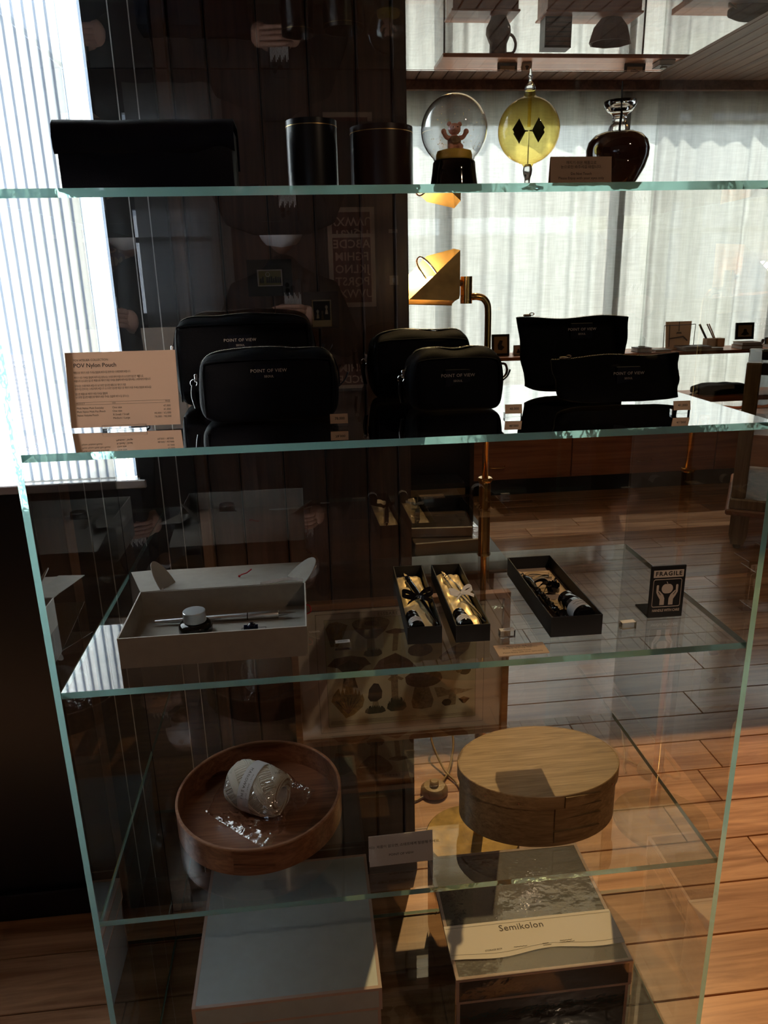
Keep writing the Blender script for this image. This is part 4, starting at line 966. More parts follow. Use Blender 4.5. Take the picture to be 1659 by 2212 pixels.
fp([(-0.0004, 0.0588), (0.0008, 0.0586), (-0.0006, 0.0622), (-0.0022, 0.0630)], 'stalk_print')
for s in (-1, 1):
    hand = [(0.0035, 0.0222), (0.0110, 0.0222), (0.0110, 0.0320), (0.0150, 0.0385), (0.0178, 0.0445), (0.0180, 0.0555), (0.0172, 0.0572), (0.0150, 0.0572), (0.0142, 0.0560), (0.0142, 0.0470), (0.0125, 0.0470), (0.0060, 0.0400), (0.0035, 0.0335)]
    poly = [(s * x, z) for x, z in hand]
    fp(poly if s > 0 else poly[::-1], 'hand_print')
    cr_ = [(s * x, z) for x, z in [(0.0100, 0.0400), (0.0106, 0.0394), (0.0150, 0.0452), (0.0144, 0.0462)]]
    fp(cr_ if s > 0 else cr_[::-1], 'crease_print', 'black', -0.00195)

# ------------------------------------------------------------------ shelf 4: bentwood and yarn
Z4 = ZS['s4']
def bent_ring(bm, a, b_, z0, z1, th, seg=80):
    rings = []
    for (d, z) in ((0, z0), (0, z1 - 0.001), (-0.001, z1), (-th + 0.001, z1), (-th, z1 - 0.001), (-th, z0)):
        rings.append([bm.verts.new(((a + d) * math.cos(2 * PI * i / seg), (b_ + d) * math.sin(2 * PI * i / seg), z)) for i in range(seg)])
    n = len(rings)
    for q in range(n):
        A, B = rings[q], rings[(q + 1) % n]
        for i in range(seg): bm.faces.new((A[i], A[(i + 1) % seg], B[(i + 1) % seg], B[i]))
    return bm
def finger(bm, a, b_, th0, th1, zc, hh, off=0.0028):
    """pointed bentwood finger wrapped on the ellipse from angle th0 (broad) to th1 (tip)"""
    n = 16; lo, up, lo2, up2 = [], [], [], []
    for i in range(n + 1):
        u = i / n; h = hh * (1 - u ** 2.2) + 0.0006; an = th0 + (th1 - th0) * u
        x, y = math.cos(an), math.sin(an)
        for lst, sgn, o in ((lo, -1, off), (up, 1, off), (lo2, -1, -0.0005), (up2, 1, -0.0005)):
            lst.append(bm.verts.new(((a + o) * x, (b_ + o) * y, zc + sgn * h)))
    for i in range(n):
        bm.faces.new((lo[i], lo[i + 1], up[i + 1], up[i])); bm.faces.new((up[i], up[i + 1], up2[i + 1], up2[i])); bm.faces.new((lo[i], lo2[i], lo2[i + 1], lo[i + 1]))
    bm.faces.new((lo[n], lo2[n], up2[n], up[n])); bm.faces.new((lo[0], up[0], up2[0], lo2[0]))
def tacks(t, a, b_, spots):
    for an, z in spots:
        bm = NB(); bmesh.ops.create_icosphere(bm, subdivisions=1, radius=0.0016, matrix=Matrix.Translation(((a + 0.0012) * math.cos(an), (b_ + 0.0012) * math.sin(an), z))); obj('tack', bm, 'copper', t)
t = thing('round_tray', 'open round bentwood tray in reddish cherry wood', 'tray', (0.237, 0.217, Z4))
TA, TB = 0.148, 0.153
b = NB(); bent_ring(b, TA, TB, 0, 0.0505, 0.0042); obj('band', b, 'cherry', t, smooth=40)
b = NB(); bent_ring(b, TA + 0.0006, TB + 0.0006, 0.0480, 0.0515, 0.0054); obj('rim', b, 'cherryrim', t, smooth=40)
b = NB(); lathe(b, [(0, 0.0), (1, 0.0), (1, 0.005), (0, 0.005)], seg=64, cap=False, sx=TA - 0.003, sy=TB - 0.003); obj('bottom', b, 'cherry', t, smooth=30)
for zc in (0.014, 0.035):
    b = NB(); finger(b, TA, TB, R(-104), R(-78), zc, 0.0085); obj('finger', b, 'cherry', t, smooth=30)
tacks(t, TA, TB, [(R(-100), 0.011), (R(-100), 0.018), (R(-100), 0.032), (R(-100), 0.040), (R(-90), 0.0135), (R(-90), 0.0345), (R(-82), 0.014), (R(-82), 0.035)])
t = thing('oval_box', 'lidded oval bentwood box in golden-brown wood', 'box', (0.738, 0.162, Z4))
OA, OB = 0.1415, 0.0995
b = NB(); bent_ring(b, OA, OB, 0, 0.085, 0.004); obj('band', b, 'olive', t, smooth=40)
b = NB(); lathe(b, [(0, 0.0), (1, 0.0), (1, 0.004), (0, 0.004)], seg=64, cap=False, sx=OA - 0.003, sy=OB - 0.003); obj('bottom', b, 'olive', t, smooth=30)
b = NB(); bent_ring(b, OA + 0.004, OB + 0.004, 0.078, 0.1045, 0.0036); lidb = obj('lid_band', b, 'olive', t, smooth=40)
b = NB(); lathe(b, [(0, 0.0985), (1, 0.0985), (1, 0.1042), (0, 0.1042)], seg=64, cap=False, sx=OA + 0.001, sy=OB + 0.001); obj('lid_top', b, 'olive', t, smooth=30)
for zc in (0.020, 0.047, 0.068):
    b = NB(); finger(b, OA, OB, R(-90), R(-52), zc, 0.0100); obj('finger', b, 'olive', t, smooth=30)
b = NB(); finger(b, OA + 0.004, OB + 0.004, R(-84), R(-55), 0.091, 0.0100); obj('finger', b, 'olive', lidb, smooth=30)
tacks(t, OA, OB, [(R(-88), z) for z in (0.014, 0.028, 0.041, 0.053, 0.066)] + [(R(-76), 0.020), (R(-76), 0.047), (R(-60), 0.021), (R(-60), 0.048)])
tacks(t, OA + 0.0042, OB + 0.0042, [(R(-82), 0.087), (R(-82), 0.096), (R(-62), 0.0915), (R(-140), 0.09), (R(-115), 0.09), (R(-40), 0.09)])
# ball of paper yarn
YC = Vector((0.234, 0.226, Z4 + 0.005 + 0.0428)); ax = Vector((0.86, -0.50, -0.06)).normalized()
t = thing('yarn_ball', 'cream paper yarn spool with a white paper band in the tray', 'yarn', YC)
q4 = ax.to_track_quat('Z', 'Y').to_matrix().to_4x4()
YL, YR, YI = 0.051, 0.0425, 0.0185
def yprof(s):   # outer radius along the axis, s in -1..1
    return YR * (1 - 0.20 * abs(s) ** 3)
b = NB(); pr = [(YI, -YL * 0.98)] + [(yprof(s / 8) - 0.0012, YL * s / 8) for s in range(-8, 9)] + [(YI, YL * 0.98)]
pr.append((YI, -YL * 0.98)); lathe(b, pr, seg=48, mat4=q4, cap=False); obj('core', b, 'tag', t, smooth=50)
b = NB(); lathe(b, [(YI + 0.0002, -YL), (YI + 0.0002, YL), (YI - 0.001, YL), (YI - 0.001, -YL)], seg=32, mat4=q4, cap=False); obj('paper_tube', b, 'label', t, smooth=50)
b = NB()
for sg, nb, ns, lift in ((-1, 9, 11, -0.0002), (1, 5, 8, 0.0012)):
    for band_ in range(nb):
        for st in range(ns):
            ph = band_ * 2 * PI / nb + st * 0.062 + 0.45; pts = []
            for k in range(25):
                s = -1 + 2 * k / 24; an = ph + sg * s * 1.2
                rad = yprof(s) + lift + 0.0003 * (st % 3)
                if abs(s) > 0.985: rad -= 0.002
                pts.append(q4 @ Vector((rad * math.cos(an), rad * math.sin(an), s * YL * 0.99)))
            tube(b, pts, 0.00105, 4)
for k in range(9):   # windings on both end faces
    for e_ in (-1, 1):
        rad = YI + 0.0012 + k * (yprof(1) - YI) / 9
        tube(b, [q4 @ Vector((rad * math.cos(2 * PI * j / 40), rad * math.sin(2 * PI * j / 40), e_ * (YL * 0.985 + 0.0009 * math.sin(j * 0.9 + k)))) for j in range(41)], 0.0009, 4)
y_ = obj('yarn_strands', b, 'yarn', t, smooth=True); y_['kind'] = 'stuff'
b = NB(); n = 40; rows = []
for i in range(n + 1):
    an = R(20) + R(250) * i / n
    rows.append([b.verts.new(q4 @ Vector(((YR + 0.0032) * math.cos(an), (YR + 0.0032) * math.sin(an), z))) for z in (-0.015, 0.009)])
for a_, c_2 in zip(rows, rows[1:]): b.faces.new((a_[0], a_[1], c_2[1], c_2[0]))
lbb = obj('paper_band', b, 'label', t, smooth=True)
# lettering round the band: each letter a small plate set tangent to the band
up_ang = None
best = max(range(720), key=lambda k: (q4 @ Vector((math.cos(R(k / 2)), math.sin(R(k / 2)), 0))).dot(Vector((-0.35, -0.62, 0.70))))
base_an = R(best / 2)
for word, zz, sz, stp, st0 in (('MANOWASHI', -0.0055, 0.0075, 0.150, -4), ('washi paper yarn', 0.0035, 0.0040, 0.062, -6)):
    for i, ch in enumerate(word):
        if ch == ' ': continue
        an = base_an + (st0 + i) * stp
        rad = Vector((math.cos(an), math.sin(an), 0)); tan = Vector((-math.sin(an), math.cos(an), 0)); axz = Vector((0, 0, 1))
        # letters read along the tangent, their tops towards -axis
        o = text('lettering', ch, sz, 'inkg', lbb, (0, 0, 0), (0, 0, 0))
        X = tan; Zv = rad; Yv = Zv.cross(X)
        m = Matrix((X, Yv, Zv)).transposed().to_4x4(); m.translation = rad * (YR + 0.0036) + axz * zz
        o.matrix_basis = q4 @ m
# cellophane bag round the yarn
t2 = thing('cellophane_bag', 'crumpled clear cellophane bag around the yarn', 'bag', (0, 0, 0))
def bagmesh(top):
    b = NB(); n = 44; C0, C1, C2, C3 = Vector((0.137, 0.215)), Vector((0.208, 0.352)), Vector((0.338, 0.240)), Vector((0.250, 0.108)); rows = []
    for j in range(n + 1):
        r_ = []
        for i in range(n + 1):
            u, v = i / n, j / n
            p = (C0 * (1 - u) + C3 * u) * (1 - v) + (C1 * (1 - u) + C2 * u) * v
            d = p - YC.xy; axy = Vector((ax.x, ax.y)).normalized(); s = d.dot(axy); pd = abs(d.x * axy.y - d.y * axy.x)
            k = max(0.0, 1 - (pd / (YR + 0.016)) ** 2); e_ = max(0.0, 1 - max(0, abs(s) - YL * 0.82) / 0.038)
            hgt = (YC.z + YR * 1.02 - Z4 - 0.010) * math.sqrt(k) * (e_ ** 0.6 if e_ > 0 else 0)
            edge = min(u, 1 - u, v, 1 - v)
            base = 0.010 + 0.010 * (v * v + 0.4 * (1 - u) ** 3) * (1 - min(1, edge * 8))
            cr = (abs(noise.noise(Vector((p.x * 55, p.y * 55, 2.0)))) * 0.009 + noise.noise(Vector((p.x * 120, p.y * 120, 5.0))) * 0.003) 
            if top: z = Z4 + max(base + 0.002, hgt + 0.004) + cr * 0.8
            else: z = Z4 + max(0.0068, base * 0.7 + cr * 0.15 - 0.004)
            if edge < 1e-6 and top: z = Z4 + base + cr * 0.3 + 0.0008
            jx = noise.noise(Vector((u * 7, v * 7, 9))) * 0.004 
            r_.append(b.verts.new((p.x + jx, p.y - jx, z)))
        rows.append(r_)
    for a_, c_2 in zip(rows, rows[1:]):
        for i in range(n): b.faces.new((a_[i], a_[i + 1], c_2[i + 1], c_2[i]))
    return b
obj('upper_film', bagmesh(True), 'film', t2, smooth=35); 
SG = notice('staff_notice', 'white acrylic staff notice reading POINT OF VIEW between tray and oval box', (0.476, 0.058, Z4), R(1.2), 0.107, 0.0565, [('원하시는 제품이 없으면, 스태프에게 말씀해 주세요.', 0.0062, 0.021, 0), ('POINT OF VIEW', 0.0058, 0.0375, 0)], 'paper_w', 0.10)

# ------------------------------------------------------------------ bottom: two storage boxes
Z5 = ZS['base']
def storage_box(label, x0, x1, y0, y1, top, mat, seam, wrap=False):
    w_, d_, h_ = x1 - x0, y1 - y0, top - Z5
    t = thing('storage_box', label, 'storage box', ((x0 + x1) / 2, (y0 + y1) / 2, Z5))
    X, Y = w_ / 2, d_ / 2
    obj('body', bx(-X + 0.003, X - 0.003, -Y + 0.003, Y - 0.003, 0, h_ - 0.02, bev=0.001), mat, t)
    lid_ = obj('lid', bx(-X, X, -Y, Y, h_ - seam, h_, bev=0.0015), mat, t)
    e = 0.0055; p = 0.0007
    b = NB()
    for sy in (-1, 1): box(b, -X - p, X + p, sy * Y - (e if sy > 0 else p), sy * Y + (p if sy > 0 else e), h_ - e, h_ + p)
    for sx in (-1, 1): box(b, sx * X - (e if sx > 0 else p), sx * X + (p if sx > 0 else e), -Y + e, Y - e, h_ - e, h_ + p)
    for sy in (-1, 1): box(b, -X - p, X + p, sy * Y - (e if sy > 0 else p), sy * Y + (p if sy > 0 else e), h_ - seam - p, h_ - seam + e * 0.8)
    for sx in (-1, 1): box(b, sx * X - (e if sx > 0 else p), sx * X + (p if sx > 0 else e), -Y + e, Y - e, h_ - seam - p, h_ - seam + e * 0.8)
    for sx in (-1, 1):
        for sy in (-1, 1): box(b, sx * X - (e if sx > 0 else p), sx * X + (p if sx > 0 else e), sy * Y - (e if sy > 0 else p), sy * Y + (p if sy > 0 else e), h_ - seam + e * 0.8, h_ - e)
    obj('edging', b, 'pink', lid_)
    e2 = 0.005
    for sx in (-1, 1):
        for sy in (-1, 1):
            xa = sx * (X - 0.003); ya = sy * (Y - 0.003)
            obj('corner_edging', bx(xa - (e2 if sx > 0 else p), xa + (p if sx > 0 else e2), ya - (e2 if sy > 0 else p), ya + (p if sy > 0 else e2), 0, h_ - seam), 'pink', t)
    if wrap: obj('shrink_wrap', bx(-X - 0.0022, X + 0.0022, -Y - 0.0022, Y + 0.0022, 0.0005, h_ + 0.0022, bev=0.002), 'wrap', t)
    return t
storage_box('grey-green storage box with pale edging under the tray', 0.099, 0.439, 0.090, 0.426, 0.2, 'greybox', 0.050)
t = storage_box('black wrapped storage box with a paper band under the oval box', 0.577, 0.914, 0.087, 0.396, 0.2, 'blackbox', 0.058, True)
b = NB(); n = 40; fr_, bk = [], []
for i in range(n + 1):
    u = i / n; X = -0.1695 + 0.339 * u; wv = 0.006 * math.sin(u * 9.5 + 2.4) * (0.3 + 0.7 * math.sin(PI * u))
    fr_.append((X, -0.1545 + 0.040 + wv, 0.1918 + 0.0008)); bk.append((X, -0.1545 + 0.119, 0.1918 + 0.0008))
F1 = [b.verts.new(p) for p in fr_]; B1 = [b.verts.new(p) for p in bk]; F2 = [b.verts.new((p[0], p[1], p[2] - 0.0007)) for p in fr_]; B2 = [b.verts.new((p[0], p[1], p[2] - 0.0007)) for p in bk]
for i in range(n):
    b.faces.new((F1[i], F1[i + 1], B1[i + 1], B1[i])); b.faces.new((F2[i], B2[i], B2[i + 1], F2[i + 1])); b.faces.new((F1[i], F2[i], F2[i + 1], F1[i + 1])); b.faces.new((B1[i], B1[i + 1], B2[i + 1], B2[i]))
for s in (0, n): b.faces.new((F1[s], B1[s], B2[s], F2[s]))
bnd = obj('paper_band', b, 'band', t)
for sx in (-1, 1):
    b = bx(sx * 0.1696 - 0.0004, sx * 0.1696 + 0.0004, -0.114, -0.0355, 0.02, 0.1925); obj('band_side', b, 'band', bnd)
text('lettering', 'Semikolon', 0.0205, 'inkg', bnd, (-0.018, -0.0545, 0.1930), (0, 0, 0), spacing=1.05)
text('lettering', 'STORAGE BOX', 0.0050, 'inkg', bnd, (-0.085, -0.1010, 0.1930), (0, 0, R(2)))
for x, y, ln_ in ((-0.045, -0.100, 0.026), (0.012, -0.099, 0.012), (0.012, -0.103, 0.016), (0.047, -0.097, 0.024), (0.045, -0.101, 0.030)):
    b = NB(); tube(b, [(x + ln_ * k / 12, y + 0.0006 * math.sin(k * 2.3), 0.1929) for k in range(13)], 0.0004, 4); obj('fine_print', b, 'inkg', bnd)
for off in (0.050, 0.112):
    b = NB(); tube(b, [(-0.168 + 0.336 * i / 40, -0.1545 + off + (0.005 * math.sin(i / 40 * 9.5 + 2.4) * (0.3 + 0.7 * math.sin(PI * i / 40)) if off < 0.1 else 0), 0.1929) for i in range(41)], 0.0002, 4); obj('rule', b, 'inkg', bnd)
# ------------------------------------------------------------------ framed mushroom print
t = thing('framed_print', 'framed vintage print of mushrooms hung low behind the case', 'picture', (0.547, 0.592, 0.390))
PW, PH = 0.250, 0.362
b = NB(); f_ = 0.015
box(b, -PW, PW, -0.022, 0, 0, f_, 0.001); box(b, -PW, PW, -0.022, 0, PH - f_, PH, 0.001); box(b, -PW, -PW + f_, -0.022, 0, f_, PH - f_, 0.001); box(b, PW - f_, PW, -0.022, 0, f_, PH - f_, 0.001)
obj('frame', b, 'frame', t)
obj('mat_board', bx(-PW + f_, PW - f_, -0.012, -0.004, f_, PH - f_), 'mat', t)
obj('backing', bx(-PW + 0.004, PW - 0.004, -0.004, -0.0005, 0.004, PH - 0.004), 'black', t)
px0, px1, pz0, pz1 = -0.192, 0.192, 0.030, 0.332
obj('bevel_line', bx(px0 - 0.0008, px1 + 0.0008, -0.0124, -0.012, pz0 - 0.0008, pz1 + 0.0008), 'inkg', t)
sheet = obj('print_sheet', bx(px0, px1, -0.0127, -0.0124, pz0, pz1), 'mat', t)
qx0, qx1, qz0, qz1 = -0.173, 0.173, 0.045, 0.318
obj('plate_edge', bx(qx0 - 0.0007, qx1 + 0.0007, -0.01285, -0.0127, qz0 - 0.0007, qz1 + 0.0007), 'inkg', sheet)
obj('plate', bx(qx0, qx1, -0.01300, -0.01285, qz0, qz1), 'print', sheet)
for nm, col in (('m_och', (0.28, 0.17, 0.05)), ('m_tan', (0.27, 0.19, 0.11)), ('m_brn', (0.11, 0.055, 0.03)), ('m_drk', (0.035, 0.022, 0.016)), ('m_red', (0.15, 0.075, 0.05)), ('m_grn', (0.05, 0.05, 0.025)), ('m_pal', (0.36, 0.28, 0.18))):
    M[nm] = plain('print_' + nm, col, 0.8, var=0.35, vscale=180)
_lay = [0]
def P2(px, py): return (qx0 + (px - 240) / 1130 * (qx1 - qx0), qz1 - (py - 150) / 860 * (qz1 - qz0))
def mp(name, pts, mat, wob=0.0):
    _lay[0] += 1
    poly = []
    for k, (x, y) in enumerate(pts):
        if wob: x += wob * noise.noise(Vector((k * 1.7, _lay[0], 0))) * 2; y += wob * noise.noise(Vector((k * 1.7, _lay[0], 5))) * 2
        poly.append(P2(x, y))
    ar = sum(poly[i][0] * poly[(i + 1) % len(poly)][1] - poly[(i + 1) % len(poly)][0] * poly[i][1] for i in range(len(poly)))
    if ar < 0: poly = poly[::-1]
    b = NB(); prism(b, poly, 0.00003, (0, -0.01303 - 0.000008 * _lay[0], 0), (1, 0, 0), (0, 0, 1))
    bmesh.ops.triangulate(b, faces=b.faces)
    return b
def art(label, *shapes):
    o = None
    for sh in shapes:
        b = mp('x', *sh); q = obj('mushroom_drawing' if o is None else 'drawing_detail', b, sh[1], sheet)
        o = o or q
def el(cx, cy, rx, ry, a0=0, a1=360, n=24): return [(cx + rx * math.cos(R(a0 + (a1 - a0) * k / n)), cy - ry * math.sin(R(a0 + (a1 - a0) * k / n))) for k in range(n + (0 if a1 - a0 == 360 else 1))]
def mush_moss(cx, cy, w_, h_):
    pts = [];
    for k in range(25):
        u = k / 24; pts.append((cx - w_ + 2 * w_ * u, cy - (h_ * (1 - (2 * u - 1) ** 2) ** 0.5) * (1.0 if k % 2 else 0.62)))
    return (pts + [(cx + w_ * 0.6, cy + h_ * 0.25), (cx - w_ * 0.6, cy + h_ * 0.25)], 'm_grn', 2)
art('', ([(245, 215), (275, 175), (330, 165), (410, 195), (385, 235), (365, 300), (330, 350), (280, 360), (310, 300), (285, 260)], 'm_och', 3), ([(300, 190), (350, 180), (390, 200), (350, 230), (330, 280), (315, 240)], 'm_tan', 2))
art('', ([(550, 300), (605, 300), (612, 440), (545, 440)], 'm_tan', 2), ([(440, 195), (470, 250), (540, 310), (615, 312), (690, 250), (718, 195)], 'm_brn', 3), (el(580, 190, 140, 45), 'm_tan', 4), (el(585, 192, 55, 20), 'm_brn', 2), mush_moss(590, 440, 70, 60))
art('', ([(745, 285), (785, 285), (775, 420), (735, 425)], 'm_tan', 2), ([(685, 265), (760, 245), (840, 258), (830, 280), (760, 290), (700, 280)], 'm_brn', 2))
art('', (el(945, 430, 95, 52), 'm_brn', 3))
art('', ([(1190, 480), (1240, 490), (1250, 600), (1200, 620)], 'm_tan', 2), ([(1085, 500), (1160, 440), (1290, 375), (1330, 390), (1310, 450), (1230, 520), (1110, 540)], 'm_brn', 3), ([(1100, 505), (1180, 460), (1230, 500), (1120, 530)], 'm_tan', 2))
art('', ([(245, 510), (300, 450), (420, 435), (530, 460), (575, 515), (530, 525), (470, 580), (380, 590), (320, 530)], 'm_red', 3), ([(320, 520), (420, 470), (500, 520), (450, 590), (380, 590)], 'm_drk', 2), ([(370, 590), (440, 585), (430, 680), (470, 700), (350, 700), (385, 670)], 'm_tan', 2))
art('', ([(720, 600), (770, 600), (775, 880), (725, 890)], 'm_tan', 2), ([(580, 570), (640, 490), (760, 440), (860, 500), (915, 560), (880, 590), (740, 625), (620, 600)], 'm_red', 4), ([(640, 530), (760, 455), (850, 510), (760, 520)], 'm_brn', 3), ([(695, 650), (740, 610), (820, 650), (800, 665), (750, 640), (715, 665)], 'm_tan', 2), mush_moss(760, 890, 75, 100))
art('', (el(1290, 620, 44, 38), 'm_drk', 3), (el(1240, 610, 25, 30), 'm_tan', 2))
coral = []
for k in range(21):
    u = k / 20; coral.append((265 + 250 * u, 830 - (120 if k % 2 else 55) * math.sin(PI * u) ** 0.5 - 30))
art('', (coral + [(500, 860), (430, 920), (370, 945), (340, 900)], 'm_och', 4), *[([(385, 910), (300 + 30 * k - 3, 770 + 8 * abs(k - 3)), (300 + 30 * k + 3, 770 + 8 * abs(k - 3)), (393, 910)], 'm_brn', 1) for k in range(7)])
art('', ([(578, 815), (620, 815), (628, 900), (570, 900)], 'm_pal', 2), ([(542, 790), (550, 720), (590, 672), (625, 680), (652, 740), (650, 800), (605, 825), (560, 820)], 'm_drk', 3), mush_moss(595, 910, 80, 60))
art('', ([(900, 730), (1010, 730), (1045, 850), (1030, 905), (950, 918), (885, 905), (875, 850)], 'm_tan', 3), (el(970, 665, 143, 72), 'm_brn', 4), (el(950, 645, 90, 35), 'm_red', 4))
art('', ([(1170, 800), (1225, 800), (1215, 900), (1150, 905)], 'm_tan', 2), ([(1050, 745), (1110, 745), (1150, 770), (1210, 760), (1280, 775), (1360, 780), (1290, 800), (1230, 815), (1150, 815), (1080, 830)], 'm_pal', 3), (el(1148, 878, 36, 30), 'm_drk', 3))
art('', ([(1238, 855), (1280, 838), (1330, 855), (1290, 862), (1292, 895), (1272, 895), (1276, 862)], 'm_brn', 1))
text('lettering', 'ESSBARE', 0.0110, 'inkg', sheet, (-0.030, -0.0129, 0.3255), spacing=1.15)
for k in range(3):
    b = bx(qx0 + 0.004, qx1 - 0.02 - 0.12 * (k == 2), -0.01312, -0.0130, qz0 + 0.006 + 0.0035 * k, qz0 + 0.0069 + 0.0035 * k); obj('caption_line', b, 'inkg', sheet)
# two mounted stamps on the panelling
t = thing('mounted_stamp', 'olive landscape stamp mounted on a black card on the wood panelling', 'stamp', (0.3025, 0.5915, 1.406), 0)
obj('card', bx(-0.043, 0.043, -0.002, 0, 0, 0.068), 'black', t)
st = obj('stamp', bx(-0.0240, 0.0240, -0.0026, -0.002, 0.0185, 0.0495), 'paper_w', t)
M['olivep'] = plain('olive_print', (0.22, 0.20, 0.06), 0.7)
obj('stamp_print', bx(-0.0215, 0.0215, -0.0028, -0.0026, 0.0208, 0.0470), 'olivep', st)
b = NB()
for k in range(9):
    x = -0.014 + 0.0042 * k - (0.004 if k < 2 else 0); h_ = 0.009 + 0.004 * abs(math.sin(k * 1.9)); prism(b, [(x - 0.0018, 0.0245), (x + 0.0022, 0.0245), (x + 0.0014, 0.0245 + h_), (x - 0.001, 0.0245 + h_ * 0.92)], 0.0001, (0, -0.0029, 0), (1, 0, 0), (0, 0, 1))
obj('figure_print', b, 'black', st)
b = NB(); tube(b, [(-0.004 + 0.0040 * math.cos(a_), -0.0029, 0.0405 + 0.0040 * math.sin(a_)) for a_ in [2 * PI * k / 16 for k in range(17)]], 0.0006, 5); obj('postmark', b, 'paper_w', st)
t = thing('mounted_stamp', 'upright dark stamp with white figures on a brown card beside the pouches', 'stamp', (0.400, 0.5915, 1.342), 0)
M['browncard'] = plain('brown_mount_card', (0.03, 0.012, 0.012), 0.6)
obj('card', bx(-0.034, 0.034, -0.002, 0, 0, 0.070), 'browncard', t)
st = obj('stamp', bx(-0.0190, 0.0190, -0.0026, -0.002, 0.003, 0.0545), 'paper_w', t)
obj('stamp_print', bx(-0.0165, 0.0165, -0.0028, -0.0026, 0.0155, 0.0520), M['browncard'] if False else 'leather', st)
for (x, z, k) in ((-0.008, 0.031, 1.0), (0.001, 0.029, 0.9), (0.0095, 0.039, 1.05)):
    b = NB(); lathe(b, [(0.0028 * k, -0.012), (0.0020 * k, -0.005), (0.0012, -0.002), (0.0024 * k, 0.0), (0.0026 * k, 0.003), (0.0, 0.0055)], c=(x, -0.0028, z), seg=10, sy=0.08); obj('figure_print', b, 'inkg' if k < 1 else 'foil', st)

# ------------------------------------------------------------------ brass reading lamp
LX, LY = 0.757, 0.672
t = thing('reading_lamp', 'brass floor lamp with a folded brass shade', 'lamp', (LX, LY, 0))
b = NB(); lathe(b, [(0, 0), (0.124, 0), (0.124, 0.010), (0.121, 0.013), (0, 0.014)], seg=64, cap=False); o = obj('base', b, 'brass_base', t, smooth=30); o.location = (-0.018, -0.006, 0)
b = NB(); lathe(b, [(0, 0.015), (0.0135, 0.015), (0.0135, 0.985), (0, 0.985)], seg=24, cap=False); obj('lower_tube', b, 'brass', t, smooth=40)
b = NB(); lathe(b, [(0, 0.985), (0.0150, 0.985), (0.0165, 0.988), (0.0165, 0.993), (0.0145, 0.995), (0, 0.9955)], seg=24, cap=False); obj('collar', b, 'brass', t, smooth=40)
b = NB(); tube(b, [(0, 0, 0.99), (0, 0, 1.2)] + smoothpath([(0, 0, 1.355), (-0.002, 0, 1.376), (-0.012, 0, 1.389), (-0.026, 0, 1.3925)], 6) + [(-0.046, 0, 1.3925)], 0.0072, 16); obj('upper_tube', b, 'brass', t, smooth=True)
b = NB(); lathe(b, [(0, 1.379), (0.0125, 1.379), (0.0125, 1.4050), (0.0120, 1.4055), (0.0125, 1.406), (0.0125, 1.434), (0, 1.434)], c=(-0.048, 0, 0), seg=28, cap=False); obj('swivel', b, 'brass', t, smooth=40)
b = NB(); tube(b, [(-0.055, 0, 1.4215), (-0.098, -0.012, 1.4190)], 0.0068, 16); obj('arm', b, 'brass', t, smooth=True)
b = NB(); lathe(b, [(0, 0), (0.0105, 0), (0.0105, 0.004), (0, 0.005)], seg=20, mat4=Matrix.Translation((-0.096, -0.019, 1.4190)) @ Matrix.Rotation(R(-90), 4, 'X'), cap=False); obj('rosette', b, 'brass_dull', t, smooth=40)
# shade: near plate, far plate, spine and floor of folded sheet, open to the upper left
near = [(-0.172, 1.391), (-0.075, 1.386), (-0.0675, 1.390), (-0.0655, 1.398), (-0.0655, 1.486)]
far = [(-0.190, 1.378), (-0.062, 1.372), (-0.058, 1.492), (-0.118, 1.478), (-0.200, 1.402)]
b = NB(); prism(b, near, 0.0012, (0, -0.018, 0), (1, 0, 0), (0, 0, 1)); sh = obj('shade', b, 'brass_dull', t)
b = NB(); prism(b, far, 0.0012, (0, 0.085, 0), (1, 0, 0), (0, 0, 1)); obj('shade_plate', b, 'brass_dull', sh)
b = NB()
q = [b.verts.new(v) for v in ((-0.0655, -0.018, 1.396), (-0.0655, -0.018, 1.486), (-0.058, 0.085, 1.492), (-0.060, 0.085, 1.380))]; b.faces.new(q)
q = [b.verts.new(v) for v in ((-0.172, -0.018, 1.391), (-0.075, -0.018, 1.386), (-0.064, 0.085, 1.374), (-0.190, 0.085, 1.379))]; b.faces.new(q)
q = [b.verts.new(v) for v in ((-0.075, -0.018, 1.386), (-0.0655, -0.018, 1.398), (-0.060, 0.085, 1.384), (-0.064, 0.085, 1.374))]; b.faces.new(q)
bmesh.ops.solidify(b, geom=b.faces[:], thickness=0.0010); obj('shade_fold', b, 'brass_dull', sh)
b = NB(); tube(b, smoothpath([(-0.114, -0.016, 1.442), (-0.130, -0.014, 1.462), (-0.146, -0.010, 1.474), (-0.154, -0.006, 1.468), (-0.150, -0.002, 1.455), (-0.133, 0.002, 1.430)], 6), 0.0020, 8); obj('handle_loop', b, 'steel', t, smooth=True)
b = NB(); bmesh.ops.create_uvsphere(b, u_segments=20, v_segments=12, radius=0.017, matrix=Matrix.Translation((-0.118, 0.028, 1.419))); obj('bulb', b, 'bulb', t, smooth=True)
b = NB(); tube(b, [(-0.070, 0.030, 1.405), (-0.104, 0.029, 1.414)], 0.011, 14); obj('socket', b, 'brass', t, smooth=40)
pl = bpy.data.lights.new('lamp_bulb', 'POINT'); pl.energy = 1.6; pl.color = (1.0, 0.72, 0.36); pl.shadow_soft_size = 0.017
po = bpy.data.objects.new('lamp_bulb_light', pl); COL.objects.link(po); po.location = (LX - 0.140, LY + 0.028, 1.434)
t = thing('foot_switch', 'round brass-toned foot switch on the floor beside the lamp', 'switch', (0.672, 0.868, 0))
